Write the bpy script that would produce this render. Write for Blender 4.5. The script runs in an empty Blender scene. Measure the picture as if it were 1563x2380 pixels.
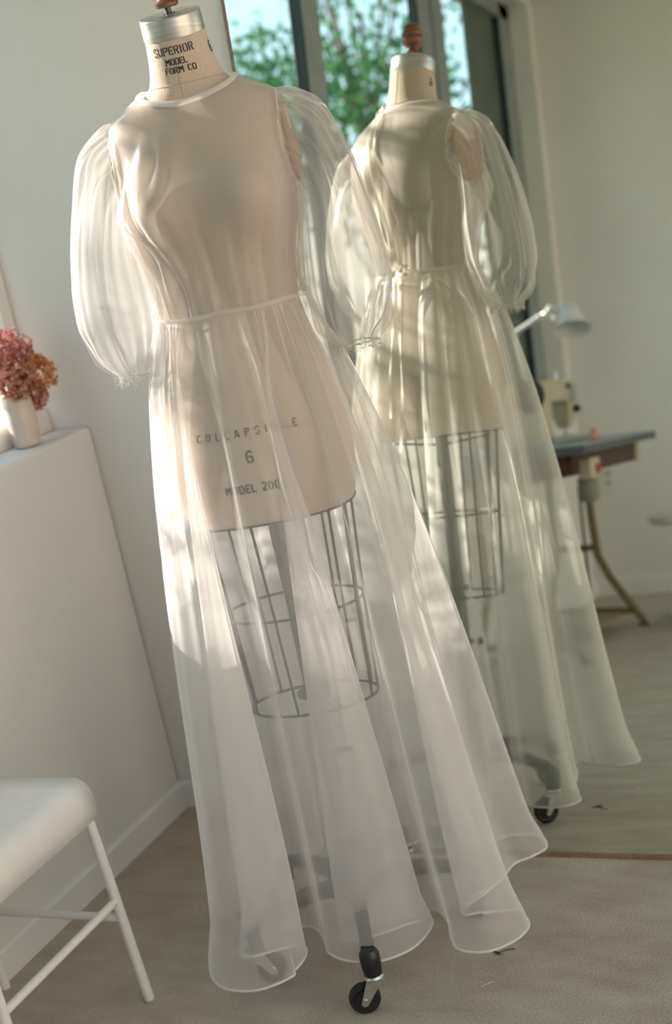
import bpy, math, random
import numpy as np
from mathutils import Vector, Matrix

random.seed(7)
rng = np.random.RandomState(7)
PI = math.pi
SC = bpy.context.scene
COL = SC.collection

# ------------------------------------------------------------------ camera
CAM_H = 1.55
FPX = 3365.8
FW = Vector((-0.44355872, 0.86378055, -0.23903728))
RT = Vector((0.89283304, 0.40261271, -0.20187166))
UP = Vector((0.07813337, 0.30296232, 0.94979419))
cam = bpy.data.cameras.new('camera')
cam_o = bpy.data.objects.new('camera', cam)
COL.objects.link(cam_o)
m = Matrix((RT, UP, -FW)).transposed().to_4x4()
m.translation = Vector((0, 0, CAM_H))
cam_o.matrix_world = m
cam.sensor_fit = 'AUTO'
cam.sensor_width = 36.0
cam.lens = FPX / 2380.0 * 36.0
cam.clip_start = 0.05
cam.clip_end = 200
cam.dof.use_dof = True
cam.dof.focus_distance = 2.62
cam.dof.aperture_fstop = 2.7
SC.camera = cam_o

# ------------------------------------------------------------------ world, sun, exposure
SC.view_settings.view_transform = 'Standard'
SC.view_settings.look = 'None'
SC.view_settings.gamma = 1.0
SC.view_settings.use_curve_mapping = False
SC.view_settings.exposure = 0.9
try:
    SC.cycles.transparent_max_bounces = 32
    SC.cycles.max_bounces = 7
    SC.cycles.diffuse_bounces = 3
    SC.cycles.glossy_bounces = 4
    SC.cycles.transmission_bounces = 4
except Exception:
    pass

world = bpy.data.worlds.new('sky')
SC.world = world
world.use_nodes = True
wn = world.node_tree.nodes
wl_ = world.node_tree.links
g_tc = wn.new('ShaderNodeTexCoord')
g_sx = wn.new('ShaderNodeSeparateXYZ')
g_cr = wn.new('ShaderNodeValToRGB')
g_cr.color_ramp.elements[0].position = 0.0
g_cr.color_ramp.elements[0].color = (1.3, 1.06, 0.86, 1)      # hazy evening horizon
g_cr.color_ramp.elements[1].position = 0.55
g_cr.color_ramp.elements[1].color = (0.60, 0.82, 1.0, 1)       # clear blue overhead
g_e = g_cr.color_ramp.elements.new(0.10)
g_e.color = (1.1, 1.0, 0.92, 1)
g_e = g_cr.color_ramp.elements.new(0.22)
g_e.color = (0.60, 0.88, 1.08, 1)
wl_.new(g_tc.outputs['Generated'], g_sx.inputs[0])
wl_.new(g_sx.outputs['Z'], g_cr.inputs['Fac'])
wl_.new(g_cr.outputs['Color'], wn['Background'].inputs['Color'])
wn['Background'].inputs['Strength'].default_value = 1.05

SUN_AZ, SUN_EL = math.radians(181), math.radians(25)
sun = bpy.data.lights.new('sun', 'SUN')
sun.energy = 8.8
sun.angle = math.radians(0.55)
sun.color = (1.0, 0.885, 0.785)
sun_o = bpy.data.objects.new('sun', sun)
COL.objects.link(sun_o)
sdir = Vector((math.cos(SUN_AZ) * math.cos(SUN_EL), math.sin(SUN_AZ) * math.cos(SUN_EL), math.sin(SUN_EL)))
sun_o.rotation_euler = sdir.to_track_quat('Z', 'Y').to_euler()
sun_o.location = (-6, 3.5, 5)

# ------------------------------------------------------------------ materials
def new_mat(name):
    mt = bpy.data.materials.new(name)
    mt.use_nodes = True
    nt = mt.node_tree
    bs = nt.nodes['Principled BSDF']
    return mt, nt, bs

def noise_mat(name, c1, c2, scale=40.0, rough=0.6, bump=0.0, bscale=None, metal=0.0, detail=4.0, stretch=None, spec=0.5, lo=0.35, hi=0.65):
    mt, nt, bs = new_mat(name)
    tc = nt.nodes.new('ShaderNodeTexCoord')
    src = tc.outputs['Object']
    if stretch:
        mp = nt.nodes.new('ShaderNodeMapping')
        mp.inputs['Scale'].default_value = stretch
        nt.links.new(src, mp.inputs['Vector'])
        src = mp.outputs['Vector']
    nz = nt.nodes.new('ShaderNodeTexNoise')
    nz.inputs['Scale'].default_value = scale
    nz.inputs['Detail'].default_value = detail
    nt.links.new(src, nz.inputs['Vector'])
    cr = nt.nodes.new('ShaderNodeValToRGB')
    cr.color_ramp.elements[0].position = lo
    cr.color_ramp.elements[1].position = hi
    cr.color_ramp.elements[0].color = (*c1, 1)
    cr.color_ramp.elements[1].color = (*c2, 1)
    nt.links.new(nz.outputs['Fac'], cr.inputs['Fac'])
    nt.links.new(cr.outputs['Color'], bs.inputs['Base Color'])
    bs.inputs['Roughness'].default_value = rough
    bs.inputs['Metallic'].default_value = metal
    bs.inputs['Specular IOR Level'].default_value = spec
    if bump:
        n2 = nt.nodes.new('ShaderNodeTexNoise')
        n2.inputs['Scale'].default_value = bscale or scale
        n2.inputs['Detail'].default_value = 3
        nt.links.new(src, n2.inputs['Vector'])
        bp = nt.nodes.new('ShaderNodeBump')
        bp.inputs['Strength'].default_value = bump
        bp.inputs['Distance'].default_value = 0.004
        nt.links.new(n2.outputs['Fac'], bp.inputs['Height'])
        nt.links.new(bp.outputs['Normal'], bs.inputs['Normal'])
    return mt

def sheer_mat(name, alpha0, color, transl=0.45):
    """Woven sheer: see-through holes between threads; more thread is in the way at a slant."""
    mt = bpy.data.materials.new(name)
    mt.use_nodes = True
    nt = mt.node_tree
    nt.nodes.clear()
    out = nt.nodes.new('ShaderNodeOutputMaterial')
    lw = nt.nodes.new('ShaderNodeLayerWeight')
    lw.inputs['Blend'].default_value = 0.5
    def math_n(op, a, b):
        n = nt.nodes.new('ShaderNodeMath')
        n.operation = op
        for i, v in enumerate((a, b)):
            if isinstance(v, (int, float)):
                n.inputs[i].default_value = v
            else:
                nt.links.new(v, n.inputs[i])
        return n.outputs[0]
    cosv = math_n('SUBTRACT', 1.0, lw.outputs['Facing'])
    inv = math_n('DIVIDE', 1.0, math_n('MAXIMUM', cosv, 0.13))
    tr = math_n('POWER', 1.0 - alpha0, inv)
    al = math_n('SUBTRACT', 1.0, tr)
    tc = nt.nodes.new('ShaderNodeTexCoord')
    nz = nt.nodes.new('ShaderNodeTexNoise')
    nz.inputs['Scale'].default_value = 14
    nz.inputs['Detail'].default_value = 5
    nt.links.new(tc.outputs['Object'], nz.inputs['Vector'])
    cr = nt.nodes.new('ShaderNodeValToRGB')
    cr.color_ramp.elements[0].color = tuple(c * 0.965 for c in color) + (1,)
    cr.color_ramp.elements[1].color = tuple(color) + (1,)
    nt.links.new(nz.outputs['Fac'], cr.inputs['Fac'])
    df = nt.nodes.new('ShaderNodeBsdfDiffuse')
    tl = nt.nodes.new('ShaderNodeBsdfTranslucent')
    nt.links.new(cr.outputs['Color'], df.inputs['Color'])
    nt.links.new(cr.outputs['Color'], tl.inputs['Color'])
    gl = nt.nodes.new('ShaderNodeBsdfGlossy')
    gl.inputs['Roughness'].default_value = 0.38
    gl.inputs['Color'].default_value = (0.9, 0.88, 0.86, 1)
    mx = nt.nodes.new('ShaderNodeMixShader')
    mx.inputs[0].default_value = transl
    nt.links.new(df.outputs[0], mx.inputs[1])
    nt.links.new(tl.outputs[0], mx.inputs[2])
    mg = nt.nodes.new('ShaderNodeMixShader')
    mg.inputs[0].default_value = 0.06
    nt.links.new(mx.outputs[0], mg.inputs[1])
    nt.links.new(gl.outputs[0], mg.inputs[2])
    tp = nt.nodes.new('ShaderNodeBsdfTransparent')
    fin = nt.nodes.new('ShaderNodeMixShader')
    nt.links.new(al, fin.inputs[0])
    nt.links.new(tp.outputs[0], fin.inputs[1])
    nt.links.new(mg.outputs[0], fin.inputs[2])
    nt.links.new(fin.outputs[0], out.inputs['Surface'])
    return mt

def leaf_mat(name, c1, c2):
    mt = bpy.data.materials.new(name)
    mt.use_nodes = True
    nt = mt.node_tree
    nt.nodes.clear()
    out = nt.nodes.new('ShaderNodeOutputMaterial')
    gi = nt.nodes.new('ShaderNodeNewGeometry')
    cr = nt.nodes.new('ShaderNodeValToRGB')
    cr.color_ramp.elements[0].color = (*c1, 1)
    cr.color_ramp.elements[1].color = (*c2, 1)
    nt.links.new(gi.outputs['Random Per Island'], cr.inputs['Fac'])
    df = nt.nodes.new('ShaderNodeBsdfDiffuse')
    tl = nt.nodes.new('ShaderNodeBsdfTranslucent')
    nt.links.new(cr.outputs['Color'], df.inputs['Color'])
    nt.links.new(cr.outputs['Color'], tl.inputs['Color'])
    mx = nt.nodes.new('ShaderNodeMixShader')
    mx.inputs[0].default_value = 0.35
    nt.links.new(df.outputs[0], mx.inputs[1])
    nt.links.new(tl.outputs[0], mx.inputs[2])
    nt.links.new(mx.outputs[0], out.inputs['Surface'])
    return mt

def mirror_mat():
    mt = bpy.data.materials.new('silvered_glass')
    mt.use_nodes = True
    nt = mt.node_tree
    nt.nodes.clear()
    out = nt.nodes.new('ShaderNodeOutputMaterial')
    gl = nt.nodes.new('ShaderNodeBsdfGlossy')
    gl.inputs['Roughness'].default_value = 0.0
    gl.inputs['Color'].default_value = (0.76, 0.80, 0.725, 1)
    nt.links.new(gl.outputs[0], out.inputs['Surface'])
    return mt

def pane_mat():
    mt = bpy.data.materials.new('clear_pane')
    mt.use_nodes = True
    nt = mt.node_tree
    nt.nodes.clear()
    out = nt.nodes.new('ShaderNodeOutputMaterial')
    tp = nt.nodes.new('ShaderNodeBsdfTransparent')
    tp.inputs['Color'].default_value = (0.975, 0.985, 0.98, 1)
    gl = nt.nodes.new('ShaderNodeBsdfGlossy')
    gl.inputs['Roughness'].default_value = 0.0
    mx = nt.nodes.new('ShaderNodeMixShader')
    mx.inputs[0].default_value = 0.05
    nt.links.new(tp.outputs[0], mx.inputs[1])
    nt.links.new(gl.outputs[0], mx.inputs[2])
    nt.links.new(mx.outputs[0], out.inputs['Surface'])
    return mt

M = {}
M['wall'] = noise_mat('white_wall_paint', (0.80, 0.785, 0.77), (0.83, 0.815, 0.80), 3.0, 0.75, 0.05, 160, spec=0.3)
M['trim'] = noise_mat('white_trim_paint', (0.82, 0.805, 0.79), (0.85, 0.835, 0.82), 5.0, 0.5, spec=0.4)
M['ceil'] = noise_mat('ceiling_paint', (0.80, 0.80, 0.79), (0.83, 0.83, 0.82), 3.0, 0.8)
M['frame'] = noise_mat('grey_aluminium_frame', (0.30, 0.35, 0.36), (0.36, 0.41, 0.42), 8.0, 0.4, metal=0.3)
M['dark_strip'] = noise_mat('dark_window_strip', (0.015, 0.03, 0.035), (0.03, 0.05, 0.055), 20, 0.5)
M['panel'] = noise_mat('green_grey_panel', (0.10, 0.14, 0.12), (0.13, 0.17, 0.145), 6, 0.5)
M['pane'] = pane_mat()
M['mirror'] = mirror_mat()
M['mirror_edge'] = noise_mat('bronze_mirror_edge', (0.22, 0.14, 0.08), (0.34, 0.23, 0.14), 60, 0.45)
M['mirror_back'] = noise_mat('dark_mirror_back', (0.03, 0.025, 0.02), (0.05, 0.04, 0.03), 30, 0.7)
M['linen'] = noise_mat('natural_linen', (0.60, 0.50, 0.40), (0.68, 0.575, 0.465), 260, 0.85, 0.25, 700, spec=0.2, detail=6)
M['seam'] = noise_mat('linen_seam', (0.46, 0.37, 0.28), (0.53, 0.43, 0.33), 200, 0.9)
M['plate'] = noise_mat('tan_plate', (0.42, 0.29, 0.20), (0.47, 0.33, 0.23), 90, 0.7)
M['ink'] = noise_mat('black_stencil_ink', (0.012, 0.012, 0.013), (0.03, 0.03, 0.03), 300, 0.8)
M['cap'] = noise_mat('spun_aluminium', (0.50, 0.50, 0.49), (0.64, 0.64, 0.63), 12, 0.33, 0.06, 300, metal=1.0, stretch=(1, 1, 14))
M['zinc'] = noise_mat('zinc_steel', (0.55, 0.56, 0.54), (0.68, 0.69, 0.66), 60, 0.3, metal=1.0)
M['screw'] = noise_mat('dark_screw', (0.05, 0.08, 0.09), (0.10, 0.13, 0.14), 60, 0.35, metal=0.8)
M['wood'] = noise_mat('turned_wood', (0.13, 0.055, 0.028), (0.30, 0.145, 0.075), 30, 0.35, stretch=(1, 1, 5))
M['iron'] = noise_mat('black_iron', (0.008, 0.009, 0.011), (0.018, 0.02, 0.022), 40, 0.3)
M['rubber'] = noise_mat('black_rubber', (0.006, 0.006, 0.007), (0.014, 0.014, 0.015), 60, 0.45)
M['post'] = noise_mat('grey_steel_post', (0.13, 0.13, 0.12), (0.18, 0.18, 0.17), 30, 0.4, metal=0.5)
M['wire'] = noise_mat('grey_wire', (0.07, 0.065, 0.055), (0.11, 0.10, 0.085), 80, 0.45, metal=0.4)
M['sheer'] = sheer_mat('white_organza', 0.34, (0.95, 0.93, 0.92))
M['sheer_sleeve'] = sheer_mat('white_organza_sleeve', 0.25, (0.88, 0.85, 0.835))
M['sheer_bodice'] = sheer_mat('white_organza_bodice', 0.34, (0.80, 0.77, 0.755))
M['binding'] = sheer_mat('folded_organza_binding', 0.80, (0.95, 0.92, 0.90), 0.3)
M['tape'] = sheer_mat('organza_casing', 0.38, (0.90, 0.87, 0.85), 0.3)
M['ribbon'] = sheer_mat('organza_ribbon', 0.80, (0.86, 0.80, 0.70), 0.25)
M['white'] = noise_mat('white_powder_coat', (0.80, 0.785, 0.77), (0.84, 0.825, 0.81), 20, 0.45, spec=0.4)
M['foot'] = noise_mat('clear_grey_foot', (0.45, 0.42, 0.38), (0.52, 0.49, 0.45), 60, 0.5)
M['ceramic'] = noise_mat('glazed_cream_ceramic', (0.66, 0.57, 0.50), (0.74, 0.65, 0.57), 6, 0.18, spec=0.6)
M['stem'] = noise_mat('dry_stem', (0.20, 0.15, 0.06), (0.32, 0.24, 0.10), 40, 0.8)
M['petal_pink'] = leaf_mat('dried_pink_petals', (0.42, 0.12, 0.12), (0.72, 0.38, 0.33))
M['petal_peach'] = leaf_mat('dried_peach_petals', (0.62, 0.22, 0.08), (0.85, 0.55, 0.28))
M['petal_rose'] = leaf_mat('dried_rose_petals', (0.45, 0.16, 0.13), (0.78, 0.42, 0.34))
M['leaf_a'] = leaf_mat('mid_green_leaves', (0.015, 0.10, 0.05), (0.10, 0.28, 0.10))  # mid green, tone varying at random from leaf to leaf
M['leaf_b'] = leaf_mat('deep_leaves', (0.01, 0.06, 0.04), (0.05, 0.17, 0.10))
M['bark'] = noise_mat('bark', (0.06, 0.05, 0.04), (0.14, 0.11, 0.08), 14, 0.9, 0.6, 20, stretch=(1, 1, 0.25))
M['grass'] = noise_mat('lawn', (0.05, 0.12, 0.03), (0.10, 0.19, 0.05), 6, 0.9)
M['fill_paving'] = noise_mat('warm_fill_paving', (0.50, 0.40, 0.30), (0.58, 0.47, 0.36), 2, 0.9)
M['cream_enamel'] = noise_mat('cream_enamel', (0.50, 0.44, 0.30), (0.56, 0.50, 0.35), 12, 0.35)
M['grey_enamel'] = noise_mat('grey_green_enamel', (0.30, 0.33, 0.28), (0.35, 0.38, 0.33), 12, 0.35)
M['blue_laminate'] = noise_mat('blue_grey_laminate', (0.25, 0.31, 0.34), (0.30, 0.36, 0.39), 10, 0.4)
M['dark_edge'] = noise_mat('dark_table_edge', (0.07, 0.085, 0.09), (0.10, 0.115, 0.12), 20, 0.5)
M['dark_wood'] = noise_mat('dark_red_wood', (0.05, 0.018, 0.01), (0.09, 0.035, 0.02), 12, 0.5, stretch=(1, 6, 6))
M['ochre_iron'] = noise_mat('ochre_painted_iron', (0.17, 0.12, 0.05), (0.23, 0.165, 0.075), 20, 0.5)
M['pedal_wood'] = noise_mat('worn_pedal_board', (0.26, 0.20, 0.13), (0.36, 0.29, 0.20), 16, 0.7)
M['lamp_white'] = noise_mat('satin_aluminium_lamp', (0.70, 0.71, 0.72), (0.77, 0.78, 0.79), 10, 0.35, metal=0.1)
M['pink'] = noise_mat('pink_cloth', (0.70, 0.28, 0.25), (0.82, 0.42, 0.38), 30, 0.8)
M['red'] = noise_mat('red_button', (0.35, 0.03, 0.02), (0.45, 0.05, 0.03), 30, 0.4)
M['dry_leaf'] = noise_mat('dry_dark_leaf', (0.035, 0.03, 0.02), (0.08, 0.065, 0.045), 80, 0.8)
M['thread'] = noise_mat('white_thread', (0.75, 0.74, 0.72), (0.82, 0.81, 0.79), 40, 0.8)

def floor_mat():
    mt, nt, bs = new_mat('polished_concrete')
    tc = nt.nodes.new('ShaderNodeTexCoord')
    n1 = nt.nodes.new('ShaderNodeTexNoise')
    n1.inputs['Scale'].default_value = 2.3
    n1.inputs['Detail'].default_value = 7
    n1.inputs['Roughness'].default_value = 0.62
    nt.links.new(tc.outputs['Object'], n1.inputs['Vector'])
    mp = nt.nodes.new('ShaderNodeMapping')
    mp.inputs['Scale'].default_value = (2.5, 6, 1)
    mp.inputs['Rotation'].default_value = (0, 0, 0.5)
    nt.links.new(tc.outputs['Object'], mp.inputs['Vector'])
    n2 = nt.nodes.new('ShaderNodeTexNoise')
    n2.inputs['Scale'].default_value = 3.0
    n2.inputs['Detail'].default_value = 5
    nt.links.new(mp.outputs['Vector'], n2.inputs['Vector'])
    n3 = nt.nodes.new('ShaderNodeTexNoise')
    n3.inputs['Scale'].default_value = 260
    nt.links.new(tc.outputs['Object'], n3.inputs['Vector'])
    gr = nt.nodes.new('ShaderNodeValToRGB')
    gr.color_ramp.elements[0].position = 0.36
    gr.color_ramp.elements[0].color = (0.62, 0.62, 0.62, 1)
    gr.color_ramp.elements[1].position = 0.62
    nt.links.new(n3.outputs['Fac'], gr.inputs['Fac'])
    cr = nt.nodes.new('ShaderNodeValToRGB')
    cr.color_ramp.elements[0].position = 0.3
    cr.color_ramp.elements[0].color = (0.50, 0.405, 0.32, 1)
    cr.color_ramp.elements[1].position = 0.72
    cr.color_ramp.elements[1].color = (0.61, 0.525, 0.435, 1)
    nt.links.new(n1.outputs['Fac'], cr.inputs['Fac'])
    m1 = nt.nodes.new('ShaderNodeMix')
    m1.data_type = 'RGBA'
    m1.blend_type = 'OVERLAY'
    m1.inputs['Factor'].default_value = 0.35
    nt.links.new(cr.outputs['Color'], m1.inputs['A'])
    nt.links.new(n2.outputs['Fac'], m1.inputs['B'])
    hs = nt.nodes.new('ShaderNodeHueSaturation')
    hs.inputs['Saturation'].default_value = 0.9
    nt.links.new(m1.outputs['Result'], hs.inputs['Color'])
    m2 = nt.nodes.new('ShaderNodeMix')
    m2.data_type = 'RGBA'
    m2.blend_type = 'MULTIPLY'
    m2.inputs['Factor'].default_value = 0.75
    nt.links.new(hs.outputs['Color'], m2.inputs['A'])
    nt.links.new(gr.outputs['Color'], m2.inputs['B'])
    nt.links.new(m2.outputs['Result'], bs.inputs['Base Color'])
    bs.inputs['Roughness'].default_value = 0.55
    bs.inputs['Specular IOR Level'].default_value = 0.35
    bp = nt.nodes.new('ShaderNodeBump')
    bp.inputs['Strength'].default_value = 0.12
    bp.inputs['Distance'].default_value = 0.002
    nt.links.new(n3.outputs['Fac'], bp.inputs['Height'])
    nt.links.new(bp.outputs['Normal'], bs.inputs['Normal'])
    return mt
M['floor'] = floor_mat()

# ------------------------------------------------------------------ mesh helpers
class MB:
    def __init__(self):
        self.v, self.f = [], []
    def add(self, v, f):
        o = len(self.v)
        self.v += [tuple(map(float, p)) for p in v]
        self.f += [tuple(i + o for i in q) for q in f]
        return self
    def box(self, x0, x1, y0, y1, z0, z1):
        v = [(x, y, z) for x in (x0, x1) for y in (y0, y1) for z in (z0, z1)]
        f = [(0, 1, 3, 2), (4, 6, 7, 5), (0, 4, 5, 1), (2, 3, 7, 6), (0, 2, 6, 4), (1, 5, 7, 3)]
        return self.add(v, f)
    def tube(self, pts, rad, seg=10, closed=False, cap=True, flat=None):
        P = [Vector(p) for p in pts]
        n = len(P)
        rads = rad if hasattr(rad, '__len__') else [rad] * n
        v, f = [], []
        prev = None
        for i in range(n):
            if closed:
                t = P[(i + 1) % n] - P[i - 1]
            else:
                t = P[min(i + 1, n - 1)] - P[max(i - 1, 0)]
            t = t.normalized() if t.length > 1e-9 else Vector((0, 0, 1))
            if prev is None:
                a = Vector((0, 0, 1)) if abs(t.z) < 0.9 else Vector((1, 0, 0))
                n1 = t.cross(a).normalized()
            else:
                n1 = (prev - t * prev.dot(t))
                n1 = n1.normalized() if n1.length > 1e-9 else prev
            prev = n1
            n2 = t.cross(n1)
            for k in range(seg):
                a = 2 * PI * k / seg
                fl = flat if flat else 1.0
                v.append(P[i] + (n1 * math.cos(a) + n2 * math.sin(a) * fl) * rads[i])
        m_ = n if closed else n - 1
        for i in range(m_):
            j = (i + 1) % n
            for k in range(seg):
                l = (k + 1) % seg
                f.append((i * seg + k, i * seg + l, j * seg + l, j * seg + k))
        if cap and not closed:
            f.append(tuple(range(seg - 1, -1, -1)))
            f.append(tuple((n - 1) * seg + k for k in range(seg)))
        return self.add(v, f)
    def lathe(self, prof, seg=32, axis=None, origin=(0, 0, 0)):
        """prof: (r, h) along axis (default +Z)"""
        ax = Vector(axis).normalized() if axis is not None else Vector((0, 0, 1))
        a = Vector((1, 0, 0)) if abs(ax.x) < 0.9 else Vector((0, 1, 0))
        e1 = (a - ax * a.dot(ax)).normalized()
        e2 = ax.cross(e1)
        O = Vector(origin)
        v, f = [], []
        for r, h in prof:
            for k in range(seg):
                t = 2 * PI * k / seg
                v.append(O + ax * h + (e1 * math.cos(t) + e2 * math.sin(t)) * max(r, 1e-5))
        for i in range(len(prof) - 1):
            for k in range(seg):
                l = (k + 1) % seg
                f.append((i * seg + k, i * seg + l, (i + 1) * seg + l, (i + 1) * seg + k))
        return self.add(v, f)
    def grid(self, pts, nu, nv, wrap_u=False, skip=None):
        f = []
        for j in range(nv - 1):
            for i in range(nu if wrap_u else nu - 1):
                k = (i + 1) % nu
                if skip and skip(i, j):
                    continue
                f.append((j * nu + i, j * nu + k, (j + 1) * nu + k, (j + 1) * nu + i))
        return self.add(pts, f)
    def build(self, name, mat, parent=None, smooth=True, bevel=0.0, angle=40):
        me = bpy.data.meshes.new(name)
        me.from_pydata(self.v, [], self.f)
        me.validate()
        me.update()
        if smooth:
            for p in me.polygons:
                p.use_smooth = True
            try:
                me.set_sharp_from_angle(angle=math.radians(angle))
            except Exception:
                pass
        o = bpy.data.objects.new(name, me)
        COL.objects.link(o)
        me.materials.append(mat)
        if parent is not None:
            o.parent = parent
        if bevel:
            b = o.modifiers.new('bevel', 'BEVEL')
            b.width = bevel
            b.segments = 2
            b.limit_method = 'ANGLE'
        return o

def tag(o, label=None, cat=None, group=None, kind=None):
    if label: o['label'] = label
    if cat: o['category'] = cat
    if group: o['group'] = group
    if kind: o['kind'] = kind
    return o

def empty(name, loc=(0, 0, 0), rz=0.0):
    e = bpy.data.objects.new(name, None)
    e.empty_display_size = 0.1
    COL.objects.link(e)
    e.location = loc
    e.rotation_euler = (0, 0, rz)
    return e

def smooth_curve(xs, ys, lo, hi, n=400, sig=6):
    g = np.linspace(lo, hi, n)
    y = np.interp(g, xs, ys)
    k = np.exp(-0.5 * (np.arange(-3 * sig, 3 * sig + 1) / sig) ** 2)
    k /= k.sum()
    y = np.convolve(np.pad(y, 3 * sig, mode='edge'), k, mode='valid')
    return lambda z: np.interp(z, g, y)

def sstep(a, b, x):
    t = np.clip((x - a) / (b - a), 0, 1)
    return t * t * (3 - 2 * t)

# ------------------------------------------------------------------ room shell
XW = -2.086      # face of the half wall under the window
YB = 2.875       # back wall
YR = -1.439      # rear wall
XR = 2.3         # right wall
HS = 1.027       # sill height
ZC = 3.05        # ceiling
XG = -2.2        # inner face of the window frames

def struct(name, mb, mat, bevel=0.0, smooth=False):
    o = mb.build(name, mat, None, smooth, bevel)
    o['kind'] = 'structure'
    return o

struct('floor', MB().box(-2.42, XR + 0.2, YR - 0.2, YB + 0.2, -0.12, 0.0), M['floor'])
KX0, KX1, KY0, KY1 = 0.5, 2.15, -1.25, 1.3     # opening for an unseen roof light that brightens the room
cl = MB().box(-2.42, KX0, YR - 0.2, YB + 0.2, ZC, ZC + 0.12).box(KX1, XR + 0.2, YR - 0.2, YB + 0.2, ZC, ZC + 0.12)
cl.box(KX0, KX1, YR - 0.2, KY0, ZC, ZC + 0.12).box(KX0, KX1, KY1, YB + 0.2, ZC, ZC + 0.12)
struct('ceiling', cl, M['ceil'])
struct('wall_back', MB().box(-2.36, XR + 0.2, YB, YB + 0.16, 0, ZC), M['wall'])
wl = MB().box(-2.36, XW, YR, YB, 0, HS)
wl.box(-2.36, XW - 0.02, YR, YB, 2.93, ZC)
struct('wall_left', wl, M['wall'], bevel=0.012)
# rear wall; the unseen right wall is glazed to supply fill light
WR0, WR1, WZ0, WZ1 = 0.15, 2.1, 0.10, 2.93
WQ0, WQ1 = -1.25, 2.68
wr = MB().box(-2.42, XR + 0.2, YR - 0.16, YR, 0, ZC)
struct('wall_rear', wr, M['wall'])
wq = MB().box(XR, XR + 0.16, YR, WQ0, 0, ZC)
wq.box(XR, XR + 0.16, WQ0, WQ1, 0, WZ0).box(XR, XR + 0.16, WQ0, WQ1, WZ1, ZC).box(XR, XR + 0.16, WQ1, YB, 0, ZC)
struct('wall_right', wq, M['wall'])
# baseboards, with the small eased top edge
def baseboard(name, path, h=0.072, d=0.012):
    mb = MB()
    (xa, ya), (xb, yb), (nx, ny) = path
    prof = [(0, 0.0), (d, 0.0), (d, h - 0.008), (d * 0.55, h - 0.001), (0, h)]
    v = []
    for (x, y) in ((xa, ya), (xb, yb)):
        for (o_, z_) in prof:
            v.append((x + nx * o_, y + ny * o_, z_))
    k = len(prof)
    f = [(i, (i + 1) % k, k + (i + 1) % k, k + i) for i in range(k)]
    f += [tuple(range(k)), tuple(range(2 * k - 1, k - 1, -1))]
    mb.add(v, f)
    return struct(name, mb, M['trim'])
baseboard('baseboard_left', ((XW, YR), (XW, YB), (1, 0)))
baseboard('baseboard_back', ((XW, YB), (XR, YB), (0, -1)))
baseboard('baseboard_rear', ((XW, YR), (WR0, YR), (0, 1)), h=0.09)

# window_1: the long window over the half wall
w1 = empty('window_1', (XG, 0, HS))
w1['kind'] = 'structure'
def wpart(name, x0, x1, y0, y1, z0, z1, mat, bevel=0.003):
    return MB().box(x0 - XG, x1 - XG, y0, y1, z0 - HS, z1 - HS).build(name, mat, w1, False, bevel)
wpart('bottom_rail', XG - 0.06, XG, YR + 0.09, YB, HS, HS + 0.055, M['trim'])
wpart('top_rail', XG - 0.06, XG, YR + 0.09, YB, 2.86, 2.93, M['frame'])
wpart('jamb', XG - 0.07, XG - 0.03, YB - 0.045, YB, HS, 2.93, M['trim'])
wpart('mullion', XG - 0.047, XG, 0.845, 0.979, HS, 2.93, M['frame'])
wpart('dark_strip', XG - 0.05, XG - 0.004, 0.979, 0.987, HS + 0.055, 2.86, M['dark_strip'])  # thin dark strip along the side face of the mullion
wpart('mullion', XG - 0.045, XG, -0.272, -0.138, HS, 2.93, M['frame'])
wpart('dark_strip', XG - 0.045, XG - 0.004, -0.138, -0.128, HS + 0.055, 2.86, M['dark_strip'])
wpart('dark_strip', XG - 0.03, XG + 0.001, -0.286, -0.272, HS, 2.93, M['dark_strip'])
wpart('mullion', XG - 0.03, XG, -0.42, -0.286, HS, 2.93, M['frame'])
wpart('infill_panel', XG - 0.05, XG - 0.035, -1.2, -0.80, HS + 0.055, 2.86, M['panel'])
wpart('dark_strip', XG - 0.04, XG - 0.004, -1.2, -1.185, HS + 0.055, 2.86, M['dark_strip'])
wpart('jamb', XG - 0.06, XG, -1.35, -1.2, HS, 2.93, M['frame'])
wpart('end_post', -2.36, XG + 0.1, YR, -1.35, HS, 2.93, M['wall'])
for (a, b) in ((0.987, YB - 0.045), (-0.128, 0.845), (-0.80, -0.42)):
    wpart('pane', XG - 0.04, XG - 0.035, a, b, HS + 0.055, 2.86, M['pane'], 0)

def plain_window(name, horizontal):
    w = empty(name, (XR + 0.06, 0, WZ0) if not horizontal else (0, YR - 0.08, WZ0))
    w['kind'] = 'structure'
    lo, hi = (WQ0, WQ1) if not horizontal else (WR0, WR1)
    def bx(nm, a, b, z0, z1, mat, d=0.03):
        if horizontal:
            MB().box(a, b, -d, d, z0 - WZ0, z1 - WZ0).build(nm, mat, w, False)
        else:
            MB().box(-d, d, a, b, z0 - WZ0, z1 - WZ0).build(nm, mat, w, False)
    bx('bottom_rail', lo, hi, WZ0, WZ0 + 0.06, M['frame'])
    bx('top_rail', lo, hi, WZ1 - 0.06, WZ1, M['frame'])
    k = 3
    for i in range(k + 1):
        c = lo + (hi - lo) * i / k
        bx('mullion', max(lo, c - 0.03), min(hi, c + 0.03), WZ0 + 0.06, WZ1 - 0.06, M['frame'])
    for i in range(k):
        a = lo + (hi - lo) * i / k + 0.03
        b = lo + (hi - lo) * (i + 1) / k - 0.03
        bx('pane', a, b, WZ0 + 0.06, WZ1 - 0.06, M['pane'], 0.003)
w4 = empty('fill_rooflight', (KX0, KY0, ZC))  # unseen roof light, added for extra light from above
w4['kind'] = 'structure'
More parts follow.
